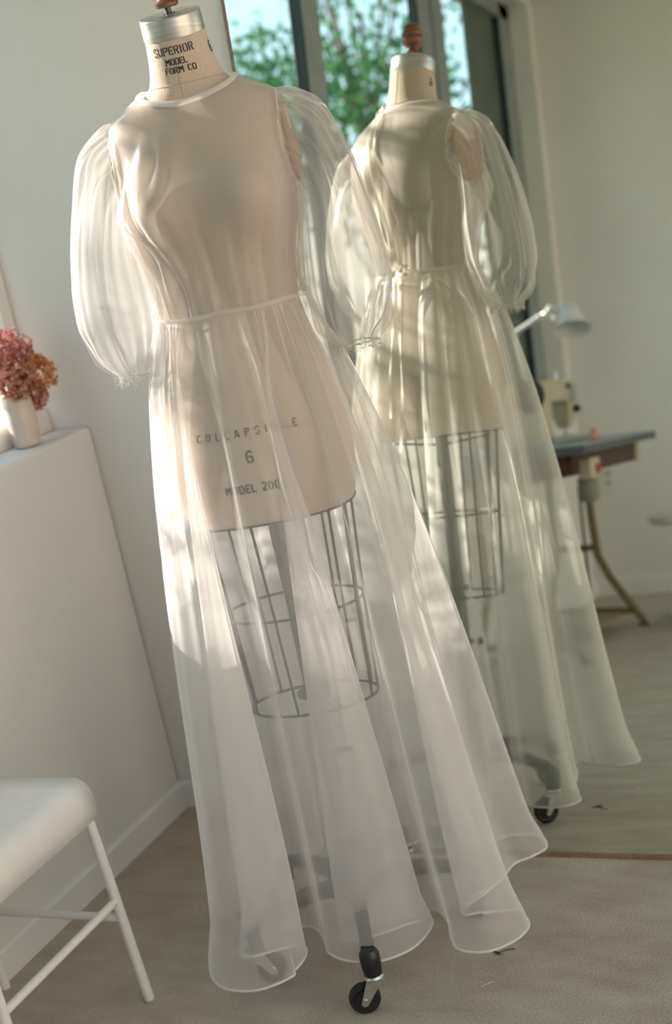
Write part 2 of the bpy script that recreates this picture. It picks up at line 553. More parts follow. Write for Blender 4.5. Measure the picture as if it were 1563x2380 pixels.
for i in range(4):
    x = (KX1 - KX0 - 0.06) * i / 3
    MB().box(x, x + 0.06, 0, KY1 - KY0, 0.05, 0.12).build('mullion', M['frame'], w4, False)
for i in range(3):
    x = (KX1 - KX0 - 0.06) * i / 3
    MB().box(x + 0.06, x + (KX1 - KX0 - 0.06) / 3, 0, KY1 - KY0, 0.08, 0.088).build('pane', M['pane'], w4, False)
plain_window('fill_window', False)  # unseen glazing, assumed so that side light fills the room

# ------------------------------------------------------------------ leaning mirror
YM, LEAN, XM = 2.6678, 0.1049, -1.4832
mir = empty('leaning_mirror', (XM, YM, 0))
mir.rotation_euler = (-LEAN, 0, 0)
MW, MH = 1.45, 1.965
MB().add([(0.003, 0, 0.009), (MW, 0, 0.009), (MW, 0, MH), (0.003, 0, MH)], [(0, 1, 2, 3)]).build('mirror_glass', M['mirror'], mir, False)
MB().box(0, MW + 0.003, 0.0015, 0.014, 0.0, MH + 0.003).build('backing_board', M['mirror_back'], mir, False)
MB().box(-0.004, 0.0025, -0.002, 0.015, 0.0, MH + 0.003).build('edge_strip', M['mirror_edge'], mir, False)
MB().box(MW + 0.0005, MW + 0.007, -0.002, 0.015, 0.0, MH + 0.003).build('edge_strip', M['mirror_edge'], mir, False)
MB().box(-0.004, MW + 0.007, -0.002, 0.015, MH + 0.0005, MH + 0.007).build('edge_strip', M['mirror_edge'], mir, False)
MB().box(-0.004, MW + 0.007, -0.004, 0.015, -0.001, 0.0095).build('edge_strip', M['mirror_edge'], mir, False)
tag(mir, 'large frameless mirror with thin bronze edge leaning on the back wall', 'mirror')

# ------------------------------------------------------------------ dress form
FX, FY = -1.3197, 2.3178
RZ = math.radians(17.7)
form = empty('dress_form', (FX, FY, 0), RZ)
tag(form, 'beige linen dress form with metal neck cap, wire cage and caster stand', 'dress form')

Zs = [0.925, 0.94, 1.00, 1.05, 1.12, 1.20, 1.27, 1.315, 1.38, 1.45, 1.50, 1.55, 1.60, 1.635, 1.662, 1.680, 1.700, 1.715, 1.735, 1.76, 1.797]
As = [.156, .162, .172, .174, .167, .150, .131, .124, .131, .146, .156, .160, .163, .162, .150, .122, .082, .066, .0605, .056, .0525]
Bf = [.112, .118, .124, .124, .116, .103, .093, .089, .096, .106, .110, .108, .100, .088, .074, .066, .060, .057, .055, .0535, .0525]
Bb = [.118, .125, .136, .136, .120, .104, .092, .088, .094, .106, .113, .116, .113, .102, .086, .076, .066, .061, .057, .0545, .0525]
fA = smooth_curve(Zs, As, 0.92, 1.80, 700, 5)
fBf = smooth_curve(Zs, Bf, 0.92, 1.80, 700, 6)
fBb = smooth_curve(Zs, Bb, 0.92, 1.80, 700, 6)
def cenx(z): return np.interp(z, [0.92, 1.3, 1.6, 1.8], [0.0, 0.006, 0.018, 0.017])
def ceny(z): return np.interp(z, [1.66, 1.715, 1.80, 1.83], [0.0, -0.006, -0.022, -0.0235])
def tiltt(z): return np.interp(z, [1.66, 1.73, 1.79], [0.0, 0.10, 0.22])

def torso_xy(phi, z, extra=0.0):
    """local point of the padded form at angle phi (front = -90 deg), height z"""
    a = fA(z) + extra
    s, c = np.sin(phi), np.cos(phi)
    b = np.where(s < 0, fBf(z), fBb(z)) + extra
    n = 2.0 + 0.35 * sstep(1.715, 1.64, z)
    r = (np.abs(c / a) ** n + np.abs(s / b) ** n) ** (-1.0 / n)
    x, y = r * c, r * s
    # bust
    for bx in (-0.083, 0.083):
        g = np.exp(-((x - bx) / 0.056) ** 2 - ((z - 1.508) / 0.062) ** 2) * np.where(s < 0, 1, 0) * np.clip(-s * 1.6, 0, 1)
        y = y - 0.042 * g
        x = x + np.sign(bx) * 0.006 * g
    # shoulder blades and seat
    g = np.exp(-((np.abs(x) - 0.07) / 0.06) ** 2 - ((z - 1.55) / 0.08) ** 2) * np.clip(s, 0, 1)
    y = y + 0.010 * g
    g = np.exp(-((np.abs(x) - 0.06) / 0.07) ** 2 - ((z - 1.03) / 0.08) ** 2) * np.clip(s, 0, 1)
    y = y + 0.012 * g
    return x, y

def torso_pt(phi, z, extra=0.0, dz=0.0):
    x, y = torso_xy(phi, z, extra)
    t = tiltt(z)
    return np.stack([x + cenx(z), y + ceny(z), z + y * np.tan(t) + dz], -1)

NU = 128
zz = np.concatenate([np.linspace(0.925, 1.62, 90), np.linspace(1.625, 1.797, 60)])
ph = np.linspace(-PI, PI, NU, endpoint=False)
PH, ZZ = np.meshgrid(ph, zz)
pts = torso_pt(PH, ZZ).reshape(-1, 3)
tb = MB().grid([tuple(p) for p in pts], NU, len(zz), True)
tb.f.append(tuple(range(NU - 1, -1, -1)))
torso = tb.build('torso', M['linen'], form, True, angle=60)
# bottom rim tape
rim = torso_pt(ph, np.full(NU, 0.926), 0.0006)
MB().tube([tuple(p) for p in rim], 0.0022, 6, True).build('bottom_rim', M['wire'], torso)
# centre seams and neck seam
for nm, a0 in (('seam', -PI / 2), ('seam', PI / 2)):
    zs_ = np.linspace(0.93 if a0 > 0 else 1.668, 1.785, 160)
    p = torso_pt(np.full(160, a0), zs_, 0.0001)
    MB().tube([tuple(q) for q in p], 0.0007, 5).build(nm, M['seam'], torso)
p = torso_pt(ph, np.full(NU, 1.7125), 0.0002)
MB().tube([tuple(q) for q in p], 0.0006, 5, True).build('seam', M['seam'], torso)
# arm plates
for s in (-1, 1):
    mb = MB()
    x0 = 0.1605 * s + 0.018
    for k, (sc, dx) in enumerate(((1.0, -0.012), (1.0, 0.0), (0.93, 0.003), (0.02, 0.0035))):
        for i in range(40):
            t = 2 * PI * i / 40
            mb.v.append((x0 + s * dx - s * 0.25 * max(0, sc * 0.075 * math.sin(t)) * 0.35, 0.004 + 0.050 * sc * math.cos(t), 1.583 + 0.075 * sc * math.sin(t)))
    for k in range(3):
        for i in range(40):
            j = (i + 1) % 40
            mb.f.append((k * 40 + i, k * 40 + j, (k + 1) * 40 + j, (k + 1) * 40 + i))
    mb.build('arm_plate', M['plate'], form)

# neck cap: tilted with the neck
TL = 0.22
cap_ax = Vector((0, -math.sin(TL), math.cos(TL)))
cap_o = Vector((0.017, -0.0215, 1.794))
capb = MB().lathe([(0.0515, -0.004), (0.0545, -0.002), (0.0545, 0.0), (0.054, 0.030), (0.0532, 0.0325), (0.0515, 0.0338), (0.0002, 0.0338)], 48, cap_ax, cap_o)
capo = capb.build('neck_cap', M['cap'], form, True, angle=35)
ctop = cap_o + cap_ax * 0.0338
MB().lathe([(0.012, 0.0), (0.012, 0.0006), (0.0001, 0.0006)], 20, cap_ax, ctop + Vector((0.0, 0.002, 0))).build('keyhole', M['ink'], capo)
e1 = Vector((1, 0, 0)); e2 = cap_ax.cross(e1)
for sx in (-1, 1):
    c = ctop + e1 * (0.03 * sx) + e2 * 0.004
    v = [c + e1 * a + e2 * b + cap_ax * 0.0006 for a, b in ((-.004, -.0012), (.004, -.0012), (.004, .0012), (-.004, .0012))]
    MB().add(v, [(0, 1, 2, 3)]).build('slot', M['ink'], capo, False)
MB().lathe([(0.0058, -0.001), (0.0058, 0.014), (0.004, 0.016)], 14, cap_ax, ctop).build('screw', M['screw'], form)
fin_ax = (cap_ax * 0.55 + Vector((0, 0, 1)) * 0.45).normalized()
MB().lathe([(0.0, 0.010), (0.016, 0.0105), (0.0205, 0.013), (0.021, 0.018), (0.0165, 0.022), (0.0138, 0.026), (0.0145, 0.032), (0.019, 0.038), (0.0235, 0.044),
            (0.0255, 0.051), (0.0250, 0.057), (0.0225, 0.0595), (0.0248, 0.062), (0.0258, 0.067), (0.0245, 0.072), (0.0215, 0.074), (0.0225, 0.077),
            (0.0205, 0.083), (0.015, 0.089), (0.007, 0.0925), (0.0, 0.093)], 32, fin_ax, ctop).build('finial', M['wood'], form, True, angle=50)

# stand: post, hub, arms, casters
MB().lathe([(0.016, 0.08), (0.016, 0.93)], 24).build('post', M['post'], form)
MB().lathe([(0.016, 0.545), (0.032, 0.547), (0.032, 0.555), (0.016, 0.557)], 24).build('post_collar', M['post'], form)
MB().lathe([(0.0, 0.095), (0.03, 0.097), (0.042, 0.11), (0.042, 0.15), (0.034, 0.165), (0.024, 0.20), (0.024, 0.235), (0.016, 0.24)], 28).build('hub', M['iron'], form, True, angle=40)
MB().tube([(0.016, 0, 0.42), (0.05, 0, 0.42), (0.052, 0, 0.42)], [0.006, 0.006, 0.011], 10).build('height_knob', M['iron'], form)

def caster(root, x, y, ta):
    c, s = math.cos(ta), math.sin(ta)
    def R(px, py, pz): return (x + c * px - s * py, y + s * px + c * py, pz)
    MB().lathe([(0.0, 0.128), (0.014, 0.127), (0.019, 0.120), (0.0195, 0.098), (0.017, 0.076), (0.012, 0.074)], 20, None, (x, y, 0)).build('caster_socket', M['iron'], root, True, angle=50)
    MB().lathe([(0.009, 0.0685), (0.0195, 0.069), (0.0205, 0.0725), (0.0175, 0.0765), (0.010, 0.077)], 20, None, (x, y, 0)).build('swivel_collar', M['zinc'], root, True)
    fk = MB()
    for sd in (-1, 1):
        yy0, yy1 = sd * 0.0135, sd * 0.0155
        prof = [(0.016, 0.070), (-0.015, 0.070), (-0.033, 0.026), (-0.029, 0.020), (-0.022, 0.020), (-0.017, 0.026)]
        v = [R(a, yy0, b) for a, b in prof] + [R(a, yy1, b) for a, b in prof]
        k = len(prof)
        f = [tuple(range(k)), tuple(range(2 * k - 1, k - 1, -1))] + [(i, (i + 1) % k, k + (i + 1) % k, k + i) for i in range(k)]
        fk.add(v, f)
    fk.add([R(a, b, z) for a in (-0.015, 0.016) for b in (-0.0155, 0.0155) for z in (0.067, 0.0705)],
           [(0, 1, 3, 2), (4, 6, 7, 5), (0, 4, 5, 1), (2, 3, 7, 6), (0, 2, 6, 4), (1, 5, 7, 3)])
    fk.build('fork', M['zinc'], root, False)
    ax = Vector((-s, c, 0))
    MB().lathe([(0.004, -0.0105), (0.018, -0.0105), (0.019, -0.008), (0.024, -0.0095), (0.0285, -0.0085), (0.0302, -0.004), (0.0302, 0.004), (0.0285, 0.0085),
                (0.024, 0.0095), (0.019, 0.008), (0.018, 0.0105), (0.004, 0.0105)], 32, ax, R(-0.025, 0, 0.0302)).build('wheel', M['rubber'], root, True, angle=50)
    MB().lathe([(0.0, -0.019), (0.005, -0.019), (0.005, 0.019), (0.0, 0.019)], 10, ax, R(-0.025, 0, 0.0302)).build('axle_bolt', M['zinc'], root)
ARMS = [(-150.5, 0.235, 200), (-79.5, 0.252, 8), (4, 0.235, -65), (72, 0.235, 100), (140, 0.235, -30)]
for az, rr, tr in ARMS:
    a = math.radians(az)
    ux, uy = math.cos(a), math.sin(a)
    pxs = [0.03, 0.09, 0.16, 0.21, rr]
    zs_ = [0.135, 0.145, 0.140, 0.130, 0.118]
    ws = [0.016, 0.014, 0.0125, 0.012, 0.014]
    hs = [0.016, 0.014, 0.012, 0.011, 0.010]
    mb = MB()
    v, f = [], []
    for (r_, z_, w_, h_) in zip(pxs, zs_, ws, hs):
        for (sw, sh) in ((-1, -1), (1, -1), (1, 1), (-1, 1)):
            v.append((ux * r_ - uy * w_ * sw, uy * r_ + ux * w_ * sw, z_ + h_ * sh))
    for i in range(4):
        for k in range(4):
            l = (k + 1) % 4
            f.append((i * 4 + k, i * 4 + l, i * 4 + 4 + l, i * 4 + 4 + k))
    f += [(3, 2, 1, 0), (16, 17, 18, 19)]
    mb.add(v, f)
    arm = mb.build('stand_arm', M['iron'], form, False, bevel=0.004)
    caster(arm, ux * rr, uy * rr, math.radians(tr))

# wire cage
def cage(az, t):
    """t 0 top .. 1 bottom"""
    a = np.interp(t, [0, 0.48, 1], [0.150, 0.136, 0.126])
    b = np.interp(t, [0, 0.48, 1], [0.108, 0.092, 0.080])
    z = np.interp(t, [0, 0.48, 1], [0.925, 0.733, 0.536])
    return (a * math.cos(az), b * math.sin(az), float(z))
for t in (0.48, 1.0):
    MB().tube([cage(2 * PI * i / 72, t) for i in range(72)], 0.0028, 8, True).build('cage_ring', M['wire'], form)
for d in (-150, -118, -100, -62, -40, -22, 8, 30, 60, 100, 128, 165):
    a = math.radians(d)
    MB().tube([cage(a, t) for t in np.linspace(0, 1, 9)], 0.0026, 8).build('cage_wire', M['wire'], form)
for d in (0, 180):
    a = math.radians(d)
    MB().tube([cage(a, 0.02), (0.02 * math.cos(a), 0, 0.905)], 0.003, 6).build('cage_wire', M['wire'], form)

# stencil lettering
GL = {
 'S': (.60, [[(.55, .82), (.45, .96), (.2, .96), (.06, .82), (.06, .66), (.2, .56)], [(.38, .46), (.54, .36), (.54, .18), (.42, .04), (.18, .04), (.05, .18)]]),
 'U': (.60, [[(.08, 1), (.08, .18), (.22, .04)], [(.52, 1), (.52, .18), (.38, .04)]]),
 'P': (.58, [[(.08, 0), (.08, 1)], [(.22, .95), (.42, .95), (.53, .84), (.53, .62), (.42, .50), (.22, .50)]]),
 'E': (.55, [[(.08, 0), (.08, 1)], [(.22, .94), (.54, .94)], [(.22, .5), (.46, .5)], [(.22, .06), (.54, .06)]]),
 'R': (.60, [[(.08, 0), (.08, 1)], [(.22, .95), (.42, .95), (.53, .84), (.53, .64), (.42, .52), (.22, .52)], [(.32, .42), (.55, 0)]]),
 'I': (.24, [[(.12, 0), (.12, 1)]]),
 'O': (.60, [[(.25, .96), (.08, .82), (.08, .18), (.25, .04)], [(.36, .96), (.53, .82), (.53, .18), (.36, .04)]]),
 'M': (.74, [[(.08, 0), (.08, 1)], [(.20, .92), (.36, .42)], [(.38, .46), (.54, .92)], [(.64, 0), (.64, 1)]]),
 'D': (.60, [[(.08, 0), (.08, 1)], [(.22, .95), (.38, .95), (.53, .8), (.53, .2), (.38, .05), (.22, .05)]]),
 'L': (.54, [[(.08, 0), (.08, 1)], [(.22, .06), (.54, .06)]]),
 'F': (.54, [[(.08, 0), (.08, 1)], [(.22, .94), (.54, .94)], [(.22, .52), (.46, .52)]]),
 'C': (.58, [[(.25, .96), (.08, .8), (.08, .2), (.25, .04)], [(.36, .96), (.53, .82)], [(.36, .04), (.53, .18)]]),
 'A': (.62, [[(.04, 0), (.25, .96)], [(.37, .96), (.58, 0)], [(.22, .28), (.42, .28)]]),
 'B': (.60, [[(.08, 0), (.08, 1)], [(.22, .95), (.40, .95), (.50, .85), (.50, .65), (.40, .55), (.22, .55)], [(.40, .47), (.53, .38), (.53, .15), (.41, .05), (.22, .05)]]),
 '6': (.60, [[(.5, .84), (.38, .96), (.25, .96), (.08, .8), (.08, .2), (.24, .04)], [(.36, .04), (.53, .18), (.53, .42), (.40, .54), (.22, .54)]]),
 '2': (.60, [[(.07, .78), (.2, .95), (.42, .95), (.53, .82), (.53, .64), (.10, .18)], [(.06, .06), (.55, .06)]]),
 '0': (.60, [[(.25, .96), (.08, .82), (.08, .18), (.25, .04)], [(.36, .96), (.53, .82), (.53, .18), (.36, .04)]]),
 '8': (.60, [[(.25, .96), (.10, .86), (.10, .64), (.25, .53), (.07, .4), (.07, .14), (.25, .04)], [(.36, .96), (.51, .86), (.51, .64), (.36, .53), (.54, .4), (.54, .14), (.36, .04)]]),
 ' ': (.40, []), '.': (.25, [[(.08, .02), (.08, .12)]]),
}
def letter_quads(text, h, track, thick):
    quads, x = [], 0.0
    for ch in text:
        w, strokes = GL[ch]
        for st in strokes:
            # resample
            pl = []
            for (a, b) in zip(st[:-1], st[1:]):
                L = math.hypot(b[0] - a[0], b[1] - a[1])
                k = max(1, int(L / 0.12))
                for i in range(k):
                    pl.append((a[0] + (b[0] - a[0]) * i / k, a[1] + (b[1] - a[1]) * i / k))
            pl.append(st[-1])
            lf, rt = [], []
            for i in range(len(pl)):
                p0, p1 = pl[max(0, i - 1)], pl[min(len(pl) - 1, i + 1)]
                dx, dy = p1[0] - p0[0], p1[1] - p0[1]
                L = math.hypot(dx, dy) or 1
                nx, ny = -dy / L * thick / 2, dx / L * thick / 2
                lf.append(((x + pl[i][0] + nx) * h, (pl[i][1] + ny) * h))
                rt.append(((x + pl[i][0] - nx) * h, (pl[i][1] - ny) * h))
            for i in range(len(pl) - 1):
                quads.append((lf[i], rt[i], rt[i + 1], lf[i + 1]))
        x += w + track
    return quads, (x - track) * h

def surf_phi_for_s(z, phi0, s, extra=0.0007):
    """walk along the ring at height z from phi0 by arc length s"""
    g = np.linspace(-1.6, 1.6, 1600) + phi0
    p = torso_pt(g, np.full(g.shape, z), extra)
    d = np.concatenate([[0], np.cumsum(np.linalg.norm(np.diff(p, axis=0), axis=1))])
    d -= np.interp(phi0, g, d)
    return float(np.interp(s, d, g))

def lettering(text, zc, phi0, h, track, thick, parent, curve=0.0, label=None):
    q, W = letter_quads(text, h, track, thick)
    mb = MB()
    cache = {}
    for quad in q:
        vs = []
        for (u, v) in quad:
            s = u - W / 2
            z = zc + v - h / 2 + curve * s * s
            key = (round(s, 5))
            if key not in cache:
                cache[key] = surf_phi_for_s(zc, phi0, s)
            vs.append(torso_pt(np.array(cache[key]), np.array(z), 0.0007))
        mb.add(vs, [(0, 1, 2, 3)])
    o = mb.build('lettering', M['ink'], parent, False)
    o['label'] = label or ('black stencilled lettering ' + text)
    return o
FRONT = -PI / 2
lettering('SUPERIOR', 1.7735, FRONT + 0.0, 0.0150, 0.10, 0.135, torso, label='black stencilled lettering on the neck')
lettering('MODEL', 1.7530, FRONT + 0.04, 0.0120, 0.06, 0.16, torso, label='black stencilled lettering on the neck')
lettering('FORM CO', 1.7375, FRONT + 0.12, 0.0120, 0.10, 0.16, torso, label='black stencilled lettering on the neck')
lettering('6', 1.762, FRONT + math.radians(88), 0.020, 0.1, 0.15, torso, label='black stencilled size number on the neck side')
lettering('COLLAPSIBLE', 1.101, FRONT + 0.03, 0.0145, 0.70, 0.17, torso, curve=0.0, label='black stencilled word across the hips')
lettering('6', 1.056, FRONT + 0.02, 0.0225, 0.1, 0.19, torso, label='black stencilled size number on the hip front')
lettering('MODEL 2008', 0.999, FRONT + 0.02, 0.0155, 0.16, 0.20, torso, label='black stencilled model line low on the hips')

# ------------------------------------------------------------------ gown
gown = empty('sheer_gown', (FX, FY, 0), RZ)
tag(gown, 'floor length sheer white organza gown with balloon sleeves on the dress form', 'gown')

ZW = 1.315
# ---- bodice
NB = 240
ph = np.linspace(-PI, PI, NB, endpoint=False)
nvb = 90
tt = np.linspace(0, 1, nvb)
frontness = np.clip(-np.sin(ph), 0, 1)
backness = np.clip(np.sin(ph), 0, 1)
ztop = 1.706 - 0.030 * frontness ** 1.5 - 0.006 * backness
PHB, TT = np.meshgrid(ph, tt)
ZT = np.broadcast_to(ztop, PHB.shape)
ZB = ZW + (ZT - ZW) * TT
def polar(phi, z, extra):
    x, y = torso_xy(phi, z, extra)
    return np.hypot(x, y)
rr0 = polar(PHB, ZB, 0.008) + 0.004 * sstep(1.40, 1.47, ZB) * sstep(1.62, 1.55, ZB)
rbust = np.max(np.stack([polar(ph, np.full(NB, z), 0.008) for z in np.linspace(1.44, 1.60, 9)]), axis=0)
waA, waB = 0.141, 0.106
rwaist = 1.0 / np.sqrt((np.cos(ph) / waA) ** 2 + (np.sin(ph) / waB) ** 2)
s_ = np.clip((1.505 - ZB) / (1.505 - ZW), 0, 1)
rdrape = rbust * (1 - s_ ** 0.9) + rwaist * s_ ** 0.9
loose = np.where(ZB < 1.505, np.maximum(rr0, rdrape - 0.012 * np.sin(PI * s_)), rr0)
w = sstep(1.56, 1.36, ZB)
wr_ = (0.0030 * np.sin(PHB * 9 + 2.5 * np.sin(ZB * 9)) + 0.0022 * np.sin(PHB * 17 + 1.3 + ZB * 12) + 0.0016 * np.sin(PHB * 31 + ZB * 7)) * w
wr_ += 0.0016 * np.sin(PHB * 3 + ZB * 24 + 1) * (1 - w) + 0.0010 * np.sin(PHB * 7 - ZB * 41)
# crumpled under the arm on the sunny side
sd = np.exp(-((PHB + 2.45) / 0.45) ** 2) * sstep(1.66, 1.55, ZB)
wr_ += sd * (0.0045 * np.sin(PHB * 14 - ZB * 30) + 0.003 * np.sin(PHB * 26 + ZB * 22))
R = loose + wr_ * np.clip((rr0 - 0.055) / 0.05, 0.15, 1)
bx_, by_ = R * np.cos(PHB), R * np.sin(PHB)
tq = tiltt(ZB)
bod = np.stack([bx_ + cenx(ZB), by_ + ceny(ZB), ZB + 0.0045 * sstep(1.64, 1.67, ZB) + by_ * np.tan(tq)], -1)
ARMC = (0.004, 1.580, 0.066, 0.088)
def in_arm(p):
    return abs(p[0] - 0.018) > 0.10 and ((p[1] - ARMC[0]) / ARMC[2]) ** 2 + ((p[2] - ARMC[1]) / ARMC[3]) ** 2 < 1
flat = bod.reshape(-1, 3)
def skipb(i, j):
    return in_arm(bod[j, i]) and in_arm(bod[min(j + 1, nvb - 1), i])
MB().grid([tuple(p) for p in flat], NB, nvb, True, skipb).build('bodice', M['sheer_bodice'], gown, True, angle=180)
# neckline binding: a narrow standing band
top = bod[-1]
nb = MB()
rows = []
dn = bod[-6] - bod[-1]
dn /= np.linalg.norm(dn, axis=1)[:, None]
rad_ = np.stack([np.cos(ph), np.sin(ph), 0.6 + 0 * ph], -1)
for (along, off) in ((0.0085, 0.0012), (0.0045, 0.0022), (0.0, 0.0018), (-0.0025, 0.0012)):
    rows.append([tuple(p) for p in (top + dn * along + rad_ * off)])
nb.grid([p for r_ in rows for p in r_], NB, 4, True)
nb.build('neckline_binding', M['binding'], gown, True, angle=180)

# ---- skirt: hem drawn in plan, folds grow downwards
HEM = [(-.262, .015), (-.292, -.025), (-.288, -.085), (-.280, -.150), (-.262, -.215), (-.225, -.258), (-.165, -.274), (-.108, -.247), (-.086, -.200), (-.096, -.165),
       (-.138, -.170), (-.182, -.184), (-.210, -.165), (-.194, -.132), (-.148, -.112), (-.098, -.104), (-.070, -.124), (-.050, -.165), (-.034, -.200), (.008, -.228),
       (.055, -.236), (.106, -.212), (.136, -.165), (.146, -.116), (.112, -.122), (.050, -.148), (.000, -.160), (-.024, -.142), (.004, -.122), (.060, -.108),
       (.120, -.088), (.162, -.092), (.184, -.132), (.194, -.185), (.214, -.230), (.262, -.246), (.312, -.220), (.334, -.174), (.308, -.128), (.262, -.122),
       (.226, -.128), (.214, -.104), (.250, -.066), (.288, -.005), (.310, .055), (.342, .082), (.372, .118), (.362, .172), (.306, .202), (.262, .176), (.226, .160),
       (.200, .205), (.222, .276), (.172, .320), (.112, .296), (.112, .236), (.076, .200), (.036, .236), (.024, .304), (-.038, .334), (-.100, .304), (-.106, .246), (-.142, .196),
       (-.196, .208), (-.232, .240), (-.284, .206), (-.292, .146), (-.256, .096), (-.230, .052)]
HEM = [(x, y if y < 0.15 else 0.15 + (y - 0.15) * 0.72) for (x, y) in HEM]
def closed_catmull(P, n):
    P = np.array(P); k = len(P)
    d = np.linalg.norm(np.roll(P, -1, 0) - P, axis=1)
    cum = np.concatenate([[0], np.cumsum(d)])
    out = []
    for s in np.linspace(0, cum[-1], n, endpoint=False):
        i = min(np.searchsorted(cum, s, side='right') - 1, k - 1)
        t = (s - cum[i]) / d[i]
        p0, p1, p2, p3 = P[i - 1], P[i], P[(i + 1) % k], P[(i + 2) % k]
        out.append(0.5 * ((2 * p1) + (-p0 + p2) * t + (2 * p0 - 5 * p1 + 4 * p2 - p3) * t * t + (-p0 + 3 * p1 - 3 * p2 + p3) * t ** 3))
    return np.array(out)
NS = 900
Hc = closed_catmull(HEM, NS)
# waist angle for every hem point: smoothed, monotone
az = np.unwrap(np.arctan2(Hc[:, 1], Hc[:, 0]))
base = az[0] + np.linspace(0, 2 * PI, NS, endpoint=False)
dev = az - base
def csmooth(a, sig):
    k = np.exp(-0.5 * (np.minimum(np.arange(NS), NS - np.arange(NS)) / sig) ** 2)
    return np.real(np.fft.ifft(np.fft.fft(a) * np.fft.fft(k / k.sum())))
PHI = base + csmooth(dev, 55)
Mx, My = csmooth(Hc[:, 0], 60), csmooth(Hc[:, 1], 60)
# mean hem slightly rounder and larger so that the folds hang on it
rm = np.hypot(Mx, My); am = np.arctan2(My, Mx)
Mx, My = rm * np.cos(am), rm * np.sin(am)
Wx, Wy = waA * np.cos(PHI) + 0.006, waB * np.sin(PHI)
NT = 120
ts = np.linspace(0, 1, NT) ** 1.0
gk = smooth_curve([0, .05, .1, .24, .42, .6, .75, .9, 1.0], [0, .15, .27, .46, .61, .72, .80, .90, 1.0], 0, 1, 300, 8)
hem_z = 0.098 + 0.006 * np.sin(base * 3 + 1) - 0.035 * (np.hypot(Hc[:, 0], Hc[:, 1]) - 0.25)
fold_id = base * 11 + 2.0 * np.sin(base * 2 + 0.7)
sk = np.zeros((NT, NS, 3))
for j, t in enumerate(ts):
    g = float(gk(t))
    h = 0.75 * t ** 0.9 + 0.25 * t ** 0.6
    h *= min(1, t / 0.08)
    x = Wx + (Mx - Wx) * g + (Hc[:, 0] - Mx) * h
    y = Wy + (My - Wy) * g + (Hc[:, 1] - My) * h
    # gathers under the waist tape
    ga = 0.0055 * math.exp(-t / 0.30) * min(1, t / 0.02) + 0.0035 * math.sin(PI * t)
    rip = 1.2 * np.sin(fold_id * 1.0 + 3 * t * np.sin(base * 2)) + 0.6 * np.sin(fold_id * 2 + 1.7) + 0.22 * np.sin(fold_id * 5 + .4)
    x += np.cos(PHI) * rip * ga
    y += np.sin(PHI) * rip * ga
    # hem lip
    lip = 0.012 * sstep(0.93, 1.0, t)
    nx, ny = Hc[:, 0] - Mx, Hc[:, 1] - My
    L = np.hypot(nx, ny) + 1e-6
    amp = np.clip(L / 0.05, 0, 1) * np.where(nx * Mx + ny * My > 0, 1, 0)
    x += nx / L * lip * amp
    y += ny / L * lip * amp
    # keep clear of the padded hips
    z = ZW + (hem_z - ZW) * t
    if z.mean() > 0.9:
        zc_ = np.clip(z, 0.93, 1.31)
        a2 = np.arctan2(y, x - cenx(zc_))
        tx, ty = torso_xy(a2, zc_, 0.005)
        need = np.hypot(tx, ty); have = np.hypot(x - cenx(zc_), y)
        k2 = np.maximum(1, need / np.maximum(have, 1e-4))
        x = cenx(zc_) + (x - cenx(zc_)) * k2
        y = y * k2
    sk[j, :, 0], sk[j, :, 1], sk[j, :, 2] = x, y, z
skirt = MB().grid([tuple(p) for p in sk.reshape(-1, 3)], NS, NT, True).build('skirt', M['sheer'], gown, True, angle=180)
MB().tube([tuple(p) for p in sk[-1][::2]], 0.0025, 6, True).build('rolled_hem', M['binding'], gown)

# ---- waist tape
NW = 160
wp = []
pw = np.linspace(-PI, PI, NW, endpoint=False)
tape = MB()
for (dr, dz) in ((0.0070, -0.0036), (0.0080, 0.0), (0.0070, 0.0036)):
    for a in pw:
        tape.v.append(((waA + dr) * math.cos(a) + 0.006, (waB + dr) * math.sin(a), ZW + dz + 0.0015 * math.sin(a * 7)))
for k in range(2):
    for i in range(NW):
        j = (i + 1) % NW
        tape.f.append((k * NW + i, k * NW + j, (k + 1) * NW + j, (k + 1) * NW + i))
tape.build('waist_tape', M['tape'], gown, True, angle=180)

